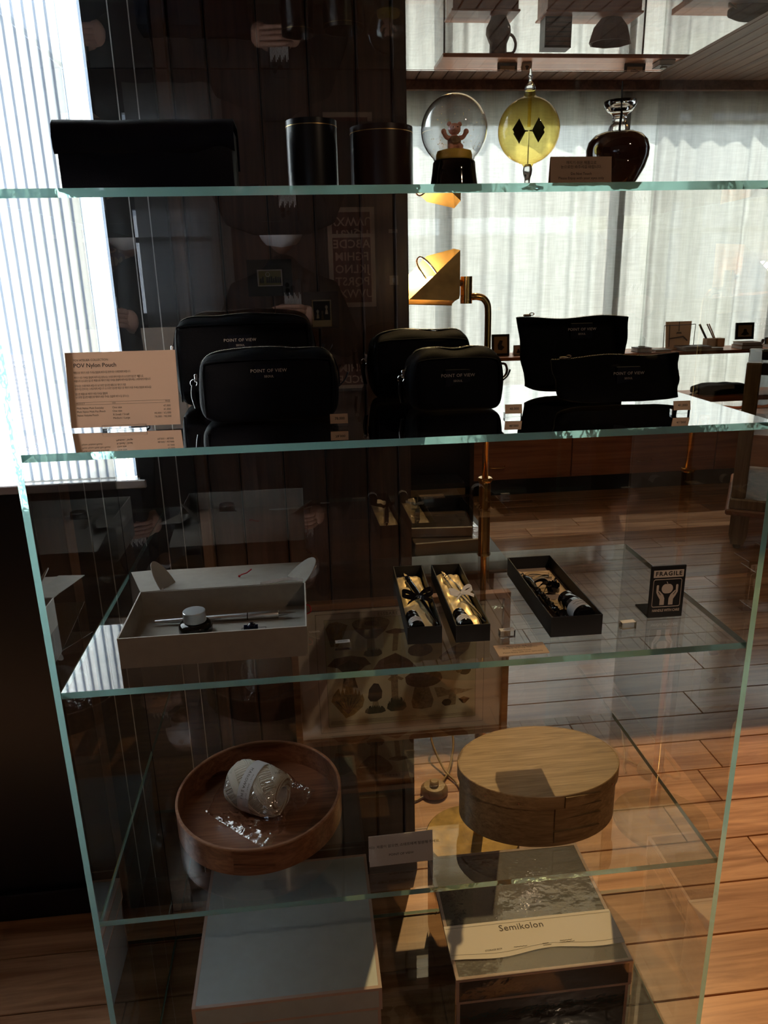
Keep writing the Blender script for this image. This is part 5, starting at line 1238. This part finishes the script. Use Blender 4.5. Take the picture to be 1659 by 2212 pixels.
b = NB(); lathe(b, [(0, 0), (0.036, 0), (0.040, 0.006), (0.039, 0.016), (0.030, 0.026), (0.014, 0.028), (0, 0.028)], seg=36, cap=False); obj('housing', b, 'cord', t, smooth=40)
b = NB(); lathe(b, [(0, 0.028), (0.013, 0.028), (0.013, 0.039), (0.010, 0.042), (0, 0.042)], seg=24, cap=False); obj('button', b, 'cord', t, smooth=40)
b = NB(); tube(b, [p - Vector((0.672, 0.868, 0)) for p in smoothpath([(0.700, 0.900, 0.008), (0.735, 0.960, 0.012), (0.765, 1.060, 0.05), (0.735, 1.120, 0.09), (0.695, 1.060, 0.06), (0.715, 0.960, 0.015), (0.742, 0.900, 0.006), (0.748, 0.872, 0.006)], 8)], 0.0034, 8); obj('cord', b, 'cord', t, smooth=True)
b = NB(); tube(b, [p - Vector((0.672, 0.868, 0)) for p in smoothpath([(0.640, 0.850, 0.006), (0.600, 0.835, 0.004), (0.590, 0.90, 0.0036), (0.592, 1.2, 0.0036), (0.60, 1.8, 0.0036)], 8)], 0.0034, 8); obj('cord', b, 'cord', t, smooth=True)

# ------------------------------------------------------------------ far side of the room
def drawer_unit():
    t = thing('drawer_unit', 'long low red-brown drawer unit under the far window', 'drawers', (3.15, 4.05, 0))
    X0, X1 = -2.05, 2.0
    obj('toe_kick', bx(X0 + 0.02, X1 - 0.02, -0.20, 0.22, 0, 0.115), 'toe', t)
    obj('carcass', bx(X0, X1, -0.235, 0.25, 0.115, 0.405), 'drawer', t)
    obj('worktop', bx(X0 - 0.01, X1 + 0.01, -0.255, 0.25, 0.405, 0.430, bev=0.002), 'drawer', t)
    n = 4; w_ = (X1 - X0) / n
    for k in range(n):
        dr = obj('drawer', bx(X0 + w_ * k + 0.004, X0 + w_ * (k + 1) - 0.004, -0.252, -0.235, 0.120, 0.400, bev=0.002), 'drawer', t)
        cx = X0 + w_ * (k + 0.5)
        b = NB(); tube(b, smoothpath([(cx - 0.05, -0.252, 0.215), (cx - 0.04, -0.268, 0.205), (cx + 0.04, -0.268, 0.205), (cx + 0.05, -0.252, 0.215)], 4), 0.004, 8); obj('pull', b, 'brass', dr, smooth=True)
drawer_unit()
def wall_shelf(name, label, x0, x1, y0, y1, z, th=0.022):
    t = thing(name, label, 'shelf', ((x0 + x1) / 2, (y0 + y1) / 2, z - th)); X = (x1 - x0) / 2; Y = (y1 - y0) / 2
    obj('board', bx(-X, X, -Y, Y, 0, th, bev=0.002), 'drawer', t)
    n = max(2, int(2 * X / 1.2) + 1)
    for k in range(n):
        x = -X + 0.06 + (2 * X - 0.12) * k / (n - 1)
        b = NB(); tube(b, [(x, Y - 0.02, -(z - th - 0.43)), (x, Y - 0.02, 0)], 0.006, 8); obj('support', b, 'toe', t)
wall_shelf('display_shelf', 'upper red-brown display shelf before the curtains', 1.25, 5.1, 3.86, 4.16, 0.915)
wall_shelf('display_shelf', 'short lower display shelf carrying a black pouch', 2.72, 5.1, 3.82, 4.14, 0.615, 0.035)
def photo_frame(label, x, z, w_, h_, mat, inner, pic, y=3.98):
    t = thing('picture_card', label, 'picture', (x, y, z)); ti = 0.10; c, s = math.cos(ti), math.sin(ti)
    b = NB(); prism(b, [(-w_ / 2, 0), (w_ / 2, 0), (w_ / 2, h_), (-w_ / 2, h_)], 0.010, (0, 0, 0), (1, 0, 0), (0, s, c)); obj('board', b, mat, t)
    m_ = w_ * 0.13
    b = NB(); prism(b, [(-w_ / 2 + m_, m_), (w_ / 2 - m_, m_), (w_ / 2 - m_, h_ - m_), (-w_ / 2 + m_, h_ - m_)], 0.0112, (0, 0, 0), (1, 0, 0), (0, s, c)); obj('picture', b, inner, t)
    b = NB(); prism(b, [(x_ * w_, h_ * z_) for x_, z_ in pic], 0.0120, (0, 0, 0), (1, 0, 0), (0, s, c)); obj('picture_figure', b, 'darkbrown', t)
    b = NB(); prism(b, [(-0.01, 0), (0.01, 0), (0.01, h_ * 0.8), (-0.01, h_ * 0.8)], 0.004, (0, 0.09, 0), (1, 0, 0), (0, -0.5, 1)); obj('strut', b, mat, t)
    return t
ZSH = 0.915
fig1 = [(-0.15, 0.30), (0.05, 0.25), (0.22, 0.4), (0.05, 0.5), (0.12, 0.7), (-0.05, 0.72), (-0.18, 0.5)]
fig2 = [(-0.22, 0.28), (0.0, 0.22), (0.24, 0.3), (0.12, 0.45), (0.06, 0.62), (-0.06, 0.62), (-0.1, 0.42)]
photo_frame('dark framed bird picture on the shelf right of the lamp pole', 1.657, ZSH, 0.118, 0.138, 'darkbrown', 'kraftbrown', fig1)
photo_frame('tiny framed picture beside the bird picture', 1.772, ZSH, 0.060, 0.066, 'kraft', 'tag', fig2, 3.97)
photo_frame('framed dark landscape card peeping out right of the tall flat pouch', 2.440, ZSH, 0.130, 0.135, 'darkbrown', 'tag', fig2)
photo_frame('small dark framed photograph on top of the brown box stack', 3.340, ZSH + 0.055, 0.130, 0.110, 'darkbrown', 'tag', fig2)
photo_frame('tiny dark square card at the right end of the shelf', 3.525, ZSH + 0.005, 0.065, 0.058, 'darkbrown', 'kraftbrown', fig1)
t = thing('lamp_drawing', 'pale card with a drawing of a hanging lamp on the display shelf', 'picture', (2.885, 3.99, ZSH))
b = NB(); prism(b, [(-0.09, 0), (0.075, 0), (0.085, 0.185), (-0.095, 0.185)], 0.008, (0, 0, 0), (1, 0, 0), (0, 0.1, 1)); obj('board', b, 'tag', t)
b = NB()
for poly in ([(-0.005, 0.12), (0.0, 0.12), (0.0, 0.185), (-0.005, 0.185)], [(-0.022, 0.105), (0.018, 0.105), (0.012, 0.115), (-0.016, 0.115)], [(-0.066, 0.078), (0.03, 0.09), (0.062, 0.06), (0.055, 0.055), (0.026, 0.08), (-0.066, 0.07)], [(-0.072, 0.02), (-0.066, 0.02), (-0.066, 0.165), (-0.072, 0.165)]): prism(b, poly, 0.0095, (0, 0, 0), (1, 0, 0), (0, 0.1, 1))
obj('line_drawing', b, 'inkg', t)
b = NB(); tube(b, [(-0.115, -0.02, 0), (-0.112, -0.005, 0.16), (0.105, -0.005, 0.165), (0.095, -0.02, 0)], 0.003, 6); obj('wire_stand', b, 'inkg', t)
t = thing('pencil_cup', 'pale square pencil cup with two pencils and a dark pen', 'cup', (3.125, 3.97, ZSH + 0.012))
b = NB(); box(b, -0.065, 0.0, -0.03, 0.03, 0, 0.058, 0.002); box(b, 0.002, 0.060, -0.03, 0.03, 0, 0.058, 0.002); obj('cup', b, 'tag', t)
obj('label_strip', bx(-0.004, 0.010, -0.0315, -0.029, 0, 0.058), 'kraftbrown', t)
for k, (x0, x1, m_) in enumerate(((-0.055, -0.115, 'darkbrown'), (-0.004, -0.062, 'kraftbrown'), (0.006, -0.048, 'tag'))):
    b = NB(); tube(b, [(x0, 0, 0.05), (x1, 0.0, 0.150)], 0.0042 if k else 0.007, 6); tp = thing('pencil', ('dark pen leaning left out of the pencil cup', 'brown pencil leaning in the pencil cup', 'pale pencil, rightmost in the pencil cup')[k], 'pencil', (3.125, 3.97, ZSH + 0.014)); obj('shaft', b, m_, tp)
def flat_stack(label, x, y, z, items):
    zz = z
    for k, (dx, w_, d_, h_, m_, lb) in enumerate(items):
        t = thing('notebook', lb, 'notebook', (x + dx, y, zz)); 
        obj('pages', bx(-w_ / 2 + 0.002, w_ / 2 - 0.002, -d_ / 2 + 0.002, d_ / 2 - 0.002, h_ * 0.12, h_ * 0.88), 'paper_w', t); b = NB(); box(b, -w_ / 2, w_ / 2, -d_ / 2, d_ / 2, 0, h_ * 0.12); box(b, -w_ / 2, w_ / 2, -d_ / 2, d_ / 2, h_ * 0.88, h_); obj('cover', b, m_, t); zz += h_
flat_stack('', 3.00, 3.92, ZSH, [(0.0, 0.26, 0.14, 0.018, 'kraft', 'lower grey notebook under the lamp drawing'), (-0.05, 0.20, 0.13, 0.012, 'inkg', 'upper dark notebook under the lamp drawing')])
flat_stack('', 3.34, 3.93, ZSH, [(0, 0.15, 0.13, 0.024, 'kraftbrown', 'lower brown box-shaped notebook under the photograph'), (0, 0.14, 0.12, 0.020, 'kraftbrown', 'upper brown notebook directly under the photograph')])
flat_stack('', 3.55, 3.95, ZSH, [(0, 0.12, 0.12, 0.02, 'kraft', 'grey notebook at the right end of the display shelf')])
flat_stack('', 2.60, 3.93, ZSH, [(0, 0.10, 0.1, 0.03, 'inkg', 'dark block beside the landscape card')])
flat_stack('', 2.73, 3.93, ZSH, [(0, 0.11, 0.1, 0.014, 'kraft', 'thin pale block left of the lamp drawing')])
t = thing('small_lantern', 'small glass dome on a dark foot standing on the dark block', 'ornament', (2.60, 3.93, ZSH + 0.03))
b = NB(); lathe(b, [(0, 0), (0.022, 0), (0.022, 0.008), (0, 0.008)], seg=20, cap=False); obj('foot', b, 'kraft', t)
b = NB(); lathe(b, [(0.021, 0.008), (0.021, 0.055), (0.014, 0.068), (0, 0.072)], seg=20, cap=False); obj('dome', b, 'pane', t, smooth=True)
t = thing('leather_roll', 'black pouch lying on the short lower shelf', 'pouch', (3.20, 3.95, 0.615))
b = NB(); soft_box(b, 0.40, 0.16, 0.070, 5.0, 9, lambda a, b_, c, X, Y, Z: (X, Y, Z * (1 - 0.25 * abs(a) ** 3) + 0.006 * noise.noise(Vector((X * 20, Y * 20, Z * 20))) * (1 if Z > 0.01 else 0))); obj('body', b, 'blackfab', t, smooth=True)
b = NB(); tube(b, [(-0.20, -0.06, 0.03), (-0.26, -0.08, 0.012)], 0.006, 6); obj('strap', b, 'kraft', t)
# on the drawer unit's worktop
ZC = 0.430
t = thing('black_stationery_box', 'flat black box on the worktop, seen below the tall flat pouch', 'box', (1.96, 3.835, ZC)); obj('base', bx(-0.14, 0.14, -0.025, 0.025, 0, 0.035), 'inkg', t); obj('lid', bx(-0.143, 0.143, -0.027, 0.027, 0.035, 0.055, bev=0.003), 'black', t)
t = thing('charger', 'pale flat device with a blue light on the worktop', 'device', (2.57, 3.93, ZC)); obj('body', bx(-0.12, 0.12, -0.08, 0.08, 0, 0.045, bev=0.006), 'kraft', t); b = NB(); lathe(b, [(0, 0), (0.006, 0), (0.006, 0.003), (0, 0.003)], seg=12, mat4=Matrix.Translation((0.07, -0.081, 0.018)) @ Matrix.Rotation(R(90), 4, 'X'), cap=False); obj('indicator', b, 'blue', t)
t = thing('guest_book', 'wide dark album with grey top lying left of the lamp pole', 'book', (1.36, 3.835, ZC)); obj('pages', bx(-0.24, 0.24, -0.02, 0.025, 0.006, 0.07), 'darkbrown', t); b = NB(); box(b, -0.25, 0.25, -0.03, 0.03, 0, 0.006); box(b, -0.25, 0.25, -0.03, 0.03, 0.07, 0.078); obj('cover', b, 'kraft', t)
ZR = 0.668
t = thing('wooden_riser', 'wooden riser box on the worktop behind the small boxy pouch', 'riser', (1.50, 3.98, ZC)); obj('body', bx(-0.19, 0.19, -0.10, 0.10, 0, ZR - ZC, bev=0.003), 'drawer', t); obj('top', bx(-0.20, 0.20, -0.11, 0.11, ZR - ZC, ZR - ZC + 0.012, bev=0.003), 'drawer', t)
t = thing('wooden_riser', 'longer wooden riser box on the worktop behind the flat pouches', 'riser', (2.14, 3.98, ZC)); obj('body', bx(-0.28, 0.28, -0.10, 0.10, 0, ZR - ZC, bev=0.003), 'drawer', t); obj('top', bx(-0.29, 0.29, -0.11, 0.11, ZR - ZC, ZR - ZC + 0.012, bev=0.003), 'drawer', t)
ZR += 0.012
t = thing('stoneware_jug', 'brown stoneware jug on the riser behind the small pouch', 'jug', (1.60, 3.98, ZR), R(0))
b = NB(); lathe(b, [(0, 0), (0.045, 0), (0.048, 0.01), (0.070, 0.05), (0.073, 0.085), (0.058, 0.12), (0.050, 0.14), (0.051, 0.19), (0.054, 0.20), (0.048, 0.198), (0.045, 0.14), (0, 0.11)], seg=32, cap=False); obj('body', b, 'clay', t, smooth=50)
b = NB(); tube(b, smoothpath([(0.050, 0, 0.185), (0.09, 0, 0.18), (0.105, 0, 0.14), (0.09, 0, 0.10), (0.068, 0, 0.085)], 6), 0.008, 10); obj('handle', b, 'clay', t, smooth=True)
t = thing('slatted_box', 'small dark slatted box standing on the longer riser', 'box', (1.95, 4.0, ZR)); obj('body', bx(-0.08, 0.08, -0.05, 0.05, 0, 0.16), 'darkbrown', t)
for k in range(6): obj('slat', bx(-0.075, 0.075, -0.056, -0.05, 0.012 + 0.024 * k, 0.028 + 0.024 * k), 'clay', t)
t = thing('wooden_bowl', 'faceted brown wooden bowl on the longer riser', 'bowl', (2.28, 3.98, ZR))
b = NB(); lathe(b, [(0, 0), (0.05, 0), (0.085, 0.05), (0.105, 0.13), (0.098, 0.13), (0.078, 0.052), (0.045, 0.010), (0, 0.010)], seg=8, cap=False, sx=1.25); obj('body', b, 'clay', t)
# low dark cabinet on a grey platform, left of the lamp
t = thing('low_platform', 'low grey display platform on the floor left of the lamp pole', 'platform', (0.89, 2.45, 0)); obj('top', bx(-0.30, 0.325, -0.36, 0.45, 0.165, 0.225, bev=0.003), 'greyslab', t); obj('plinth', bx(-0.30, 0.28, -0.30, 0.42, 0, 0.165), 'kraftbrown', t)
t = thing('dark_cabinet', 'dark open cabinet standing on the grey platform', 'cabinet', (0.875, 2.66, 0.225))
b = NB(); box(b, -0.29, -0.27, -0.02, 0.24, 0, 0.46); box(b, 0.288, 0.308, -0.02, 0.24, 0, 0.46); box(b, -0.29, 0.308, 0.22, 0.24, 0, 0.46); box(b, -0.29, 0.308, -0.02, 0.24, 0.44, 0.46); box(b, -0.27, 0.288, -0.02, 0.22, 0, 0.012); obj('carcass', b, 'darkbrown', t)
obj('shelf', bx(-0.27, 0.288, -0.015, 0.22, 0.135, 0.147), 'darkbrown', t)
t = thing('banded_box', 'dark storage box with a beige band inside the dark cabinet', 'box', (0.95, 2.75, 0.372)); obj('body', bx(-0.22, 0.19, -0.10, 0.10, 0, 0.06), 'blackbox', t); obj('band', bx(-0.222, 0.192, -0.102, 0.102, 0.0, 0.035), 'kraftbrown', t)
t = thing('kraft_parcel', 'lower kraft parcel in plastic on the grey platform', 'parcel', (0.98, 2.35, 0.225), R(4)); obj('box', bx(-0.17, 0.17, -0.14, 0.14, 0, 0.06, bev=0.003), 'kraftbrown', t); obj('film', bx(-0.174, 0.174, -0.144, 0.144, 0.001, 0.064, bev=0.004), 'wrap', t)
t = thing('kraft_parcel', 'upper kraft parcel in plastic lying askew on the other', 'parcel', (0.93, 2.38, 0.290), R(-5)); obj('box', bx(-0.17, 0.17, -0.12, 0.12, 0, 0.045, bev=0.003), 'kraftbrown', t); obj('film', bx(-0.174, 0.174, -0.124, 0.124, 0.001, 0.049, bev=0.004), 'wrap', t)
# old wooden showcase at the right
def showcase():
    t = thing('wooden_showcase', 'antique glazed wooden showcase on stubby feet at the right edge', 'showcase', (3.21, 2.665, 0), R(-32))
    X, Y = 0.50, 0.35
    for sx in (-1, 1):
        for sy in (-1, 1):
            obj('post', bx(sx * X - 0.035, sx * X + 0.035, sy * Y - 0.035, sy * Y + 0.035, 0.285, 0.985, bev=0.006), 'oldwood', t)
            b = NB(); prism(b, [(-0.045, 0.20), (-0.045, 0.085), (-0.03, 0.03), (0.03, 0.03), (0.045, 0.085), (0.045, 0.20)], 0.09, (sx * (X - 0.02), sy * (Y - 0.02) + 0.045, 0), (1, 0, 0), (0, 0, 1)); ft = obj('foot', b, 'oldwood', t)
            b = NB(); lathe(b, [(0, 0), (0.016, 0), (0.020, 0.010), (0.012, 0.03), (0, 0.03)], c=(sx * (X - 0.02), sy * (Y - 0.02), 0), seg=16, cap=False); obj('glide', b, 'inkg', ft, smooth=True)
    obj('base_rail', bx(-X - 0.04, X + 0.04, -Y - 0.04, Y + 0.04, 0.225, 0.285, bev=0.008), 'oldwood', t)
    obj('moulding', bx(-X - 0.055, X + 0.055, -Y - 0.055, Y + 0.055, 0.195, 0.227, bev=0.008), 'drawer', t)
    for sy in (-1, 1): obj('top_rail', bx(-X + 0.035, X - 0.035, sy * Y - 0.03, sy * Y + 0.03, 0.925, 0.985, bev=0.004), 'darkbrown', t)
    for sx in (-1, 1): obj('top_rail', bx(sx * X - 0.03, sx * X + 0.03, -Y + 0.035, Y - 0.035, 0.925, 0.985, bev=0.004), 'darkbrown', t)
    for sy in (-1, 1): obj('pane', bx(-X + 0.035, X - 0.035, sy * Y - 0.003, sy * Y + 0.003, 0.285, 0.925), 'pane', t)
    for sx in (-1, 1): obj('pane', bx(sx * X - 0.003, sx * X + 0.003, -Y + 0.035, Y - 0.035, 0.285, 0.925), 'pane', t)
    obj('shelf', bx(-X + 0.02, X - 0.02, -Y + 0.02, Y - 0.02, 0.60, 0.615), 'drawer', t)
showcase()

# ------------------------------------------------------------------ behind the photographer (mirrored in the glass)
t = thing('letter_poster', 'framed poster of dark red capital letters on the rear wall', 'poster', (0.665, -2.597, 1.255), R(180))
obj('frame', bx(-0.145, 0.145, -0.02, 0, 0, 0.42), 'darkbrown', t); obj('mat', bx(-0.13, 0.13, -0.022, -0.02, 0.015, 0.405), 'tag', t); M['oxblood'] = plain('oxblood_print', (0.10, 0.02, 0.015), 0.7); obj('panel', bx(-0.105, 0.105, -0.023, -0.022, 0.04, 0.385), 'oxblood', t)
for k, s in enumerate(('ABCDE', 'FGHIM', 'JKLNO', 'PQRST', 'UVWXY')): text('lettering', s, 0.062, 'tag', t, (0, -0.0235, 0.350 - 0.066 * k), spacing=1.05, bold=0.001)
t = thing('wall_switch', 'small pale light switch on the rear wall beside the poster', 'switch', (0.90, -2.598, 1.385), R(180)); obj('plate', bx(-0.025, 0.025, -0.008, 0, 0, 0.05, bev=0.002), 'tag', t); obj('rocker', bx(-0.008, 0.008, -0.011, -0.008, 0.012, 0.038), 'paper_w', t)
# ------------------------------------------------------------------ the photographer, mirrored in the back pane
def person():
    t = thing('person', 'person in dark coat and white mask holding up a phone, mirrored in glass', 'person', (0.30, -1.52, 0))
    me = bpy.data.meshes.new('body')
    V = [(0, 0, 0.95), (0, 0.00, 1.12), (0, 0.02, 1.28), (0, 0.03, 1.40), (0, 0.05, 1.47), (0, 0.07, 1.53),   # 0-5 pelvis .. neck
         (-0.17, 0.03, 1.36), (-0.27, 0.06, 1.14), (-0.16, 0.26, 1.22), (-0.03, 0.36, 1.28),                # 6-9 his left in the picture: shoulder, elbow, wrist
         (0.17, 0.03, 1.36), (0.27, 0.06, 1.14), (0.16, 0.27, 1.22), (0.055, 0.37, 1.29),                   # 10-13
         (-0.09, 0, 0.90), (-0.10, 0.01, 0.48), (-0.10, -0.01, 0.08), (-0.10, 0.12, 0.035),                  # legs
         (0.09, 0, 0.90), (0.10, 0.01, 0.48), (0.10, -0.01, 0.08), (0.10, 0.12, 0.035)]
    E_ = [(0, 1), (1, 2), (2, 3), (3, 4), (4, 5), (3, 6), (6, 7), (7, 8), (8, 9), (3, 10), (10, 11), (11, 12), (12, 13), (0, 14), (14, 15), (15, 16), (16, 17), (0, 18), (18, 19), (19, 20), (20, 21)]
    rad = {0: (0.17, 0.13), 1: (0.165, 0.12), 2: (0.19, 0.13), 3: (0.17, 0.11), 4: (0.075, 0.07), 5: (0.055, 0.055), 6: (0.08, 0.085), 7: (0.062, 0.062), 8: (0.050, 0.050), 9: (0.040, 0.040), 10: (0.08, 0.085), 11: (0.062, 0.062), 12: (0.050, 0.050), 13: (0.040, 0.040),
           14: (0.10, 0.10), 15: (0.070, 0.075), 16: (0.048, 0.05), 17: (0.045, 0.030), 18: (0.10, 0.10), 19: (0.070, 0.075), 20: (0.048, 0.05), 21: (0.045, 0.030)}
    me.from_pydata(V, E_, []); me.update()
    o = bpy.data.objects.new('body', me); COL.objects.link(o); o.parent = t
    me.materials.append(M['coatcloth'])
    sk = o.modifiers.new('skin', 'SKIN'); sk.use_smooth_shade = True
    for i, sv in enumerate(me.skin_vertices[0].data):
        sv.radius = rad[i]; sv.use_root = (i == 0)
    ss = o.modifiers.new('sub', 'SUBSURF'); ss.levels = 2; ss.render_levels = 2
    # head
    hc = Vector((0, 0.10, 1.645))
    b = NB(); bmesh.ops.create_uvsphere(b, u_segments=28, v_segments=20, radius=1.0)
    for v in b.verts:
        x, y, z = v.co; wx = 0.075 * (1 - 0.22 * max(0, -z) ** 1.5); 
        v.co = (hc.x + x * wx, hc.y + y * 0.094 + (0.012 if (y > 0 and z < 0) else 0) * -z * y, hc.z + z * 0.115)
    tube(b, [hc + Vector((0, 0.094, 0.015)), hc + Vector((0, 0.112, -0.015)), hc + Vector((0, 0.094, -0.028))], [0.008, 0.013, 0.012], 10)
    for s in (-1, 1): bmesh.ops.create_uvsphere(b, u_segments=10, v_segments=8, radius=1.0, matrix=Matrix.Translation(hc + Vector((s * 0.076, -0.005, -0.005))) @ Matrix.Diagonal((0.010, 0.018, 0.030, 1)))
    hd = obj('head', b, 'skin', t, smooth=True)
    for s in (-1, 1):
        b = NB(); bmesh.ops.create_uvsphere(b, u_segments=12, v_segments=8, radius=0.011, matrix=Matrix.Translation(hc + Vector((s * 0.031, 0.083, 0.012)))); ey = obj('eye', b, 'mask', hd, smooth=True)
        b = NB(); tube(b, [hc + Vector((s * 0.015, 0.093, 0.034)), hc + Vector((s * 0.032, 0.091, 0.038)), hc + Vector((s * 0.050, 0.080, 0.033))], 0.003, 6); obj('eyebrow', b, 'hair', hd)
    b = NB(); bmesh.ops.create_uvsphere(b, u_segments=28, v_segments=18, radius=1.0)
    kill = [v for v in b.verts if (v.co.y > 0.45 and v.co.z < 0.42) or v.co.z < -0.45]
    bmesh.ops.delete(b, geom=kill, context='VERTS')
    for v in b.verts: v.co = hc + Vector((v.co.x * 0.083, v.co.y * 0.102 - 0.004, v.co.z * 0.124 + 0.004))
    obj('hair', b, 'hair', hd, smooth=True)
    # mask
    b = NB(); n = 20; rows = []
    for j in range(9):
        r_ = []
        for i in range(n + 1):
            a = R(-82 + 164 * i / n); zz = 0.012 - 0.105 * j / 8; k = 1 - 0.30 * max(0, (j - 4) / 4) ** 2
            rr = 1.10 + 0.05 * math.sin(PI * j / 8) + 0.004 * math.sin(j * 3)
            r_.append(b.verts.new(hc + Vector((0.076 * rr * k * math.sin(a), 0.094 * rr * k * math.cos(a) + 0.008 * math.cos(a) ** 4, zz * (1 - 0.12 * abs(math.sin(a)))))))
        rows.append(r_)
    for a_, c in zip(rows, rows[1:]):
        for i in range(n): b.faces.new((a_[i], a_[i + 1], c[i + 1], c[i]))
    obj('face_mask', b, 'mask', t, smooth=True)
    # hands with five fingers closed round the phone
    pc = Vector((0.035, 0.41, 1.325))     # phone centre, local
    for s in (-1, 1):
        w0 = Vector((-0.03, 0.36, 1.28)) if s < 0 else Vector((0.055 + 0.03, 0.37, 1.28))
        b = NB()
        palm = w0 + Vector((0.0, 0.022, 0.018))
        bmesh.ops.create_uvsphere(b, u_segments=16, v_segments=10, radius=1.0, matrix=Matrix.Translation(palm) @ Matrix.Diagonal((0.030, 0.022, 0.040, 1)))
        tube(b, [w0 - Vector((0, 0.02, 0.01)), palm], [0.026, 0.028], 12)
        for k in range(4):
            base = palm + Vector((-s * 0.006, 0.012, 0.030 - 0.017 * k)); ln = (0.070, 0.078, 0.072, 0.058)[k]
            tube(b, smoothpath([base, base + Vector((-s * ln * 0.25, 0.020, 0.006)), base + Vector((-s * ln * 0.62, 0.026, 0.008)), base + Vector((-s * ln, 0.016, 0.006))], 4), [0.0095] * 6 + [0.0085] * 4 + [0.0075] * 3, 8)
        tube(b, smoothpath([palm + Vector((-s * 0.004, -0.012, 0.020)), palm + Vector((-s * 0.022, -0.016, 0.035)), palm + Vector((-s * 0.045, -0.010, 0.045))], 4), [0.011] * 5 + [0.009] * 4, 8)
        obj('hand', b, 'skin', t, smooth=True)
    return pc
pc = person()
ph = thing('phone', 'dark phone with a patterned case held up by the photographer', 'phone', (0.30 + 0.035, -1.52 + 0.400, 1.285))
obj('body', bx(-0.037, 0.037, -0.0045, 0.0045, 0, 0.150, bev=0.003), 'black', ph)
b = NB()
for k in range(14): box(b, -0.030 + 0.0045 * k, -0.0275 + 0.0045 * k, 0.0046, 0.0052, 0.02 + 0.006 * (k % 3), 0.10 - 0.007 * (k % 4))
obj('case_pattern', b, 'paper_w', ph)
for (x, z) in ((-0.018, 0.128), (-0.018, 0.108), (0.002, 0.118)):
    b = NB(); lathe(b, [(0, 0), (0.008, 0), (0.008, 0.003), (0, 0.003)], seg=16, mat4=Matrix.Translation((x, 0.0075, z)) @ Matrix.Rotation(R(90), 4, 'X'), cap=False); obj('lens', b, 'blackgloss', ph)
finish_texts()
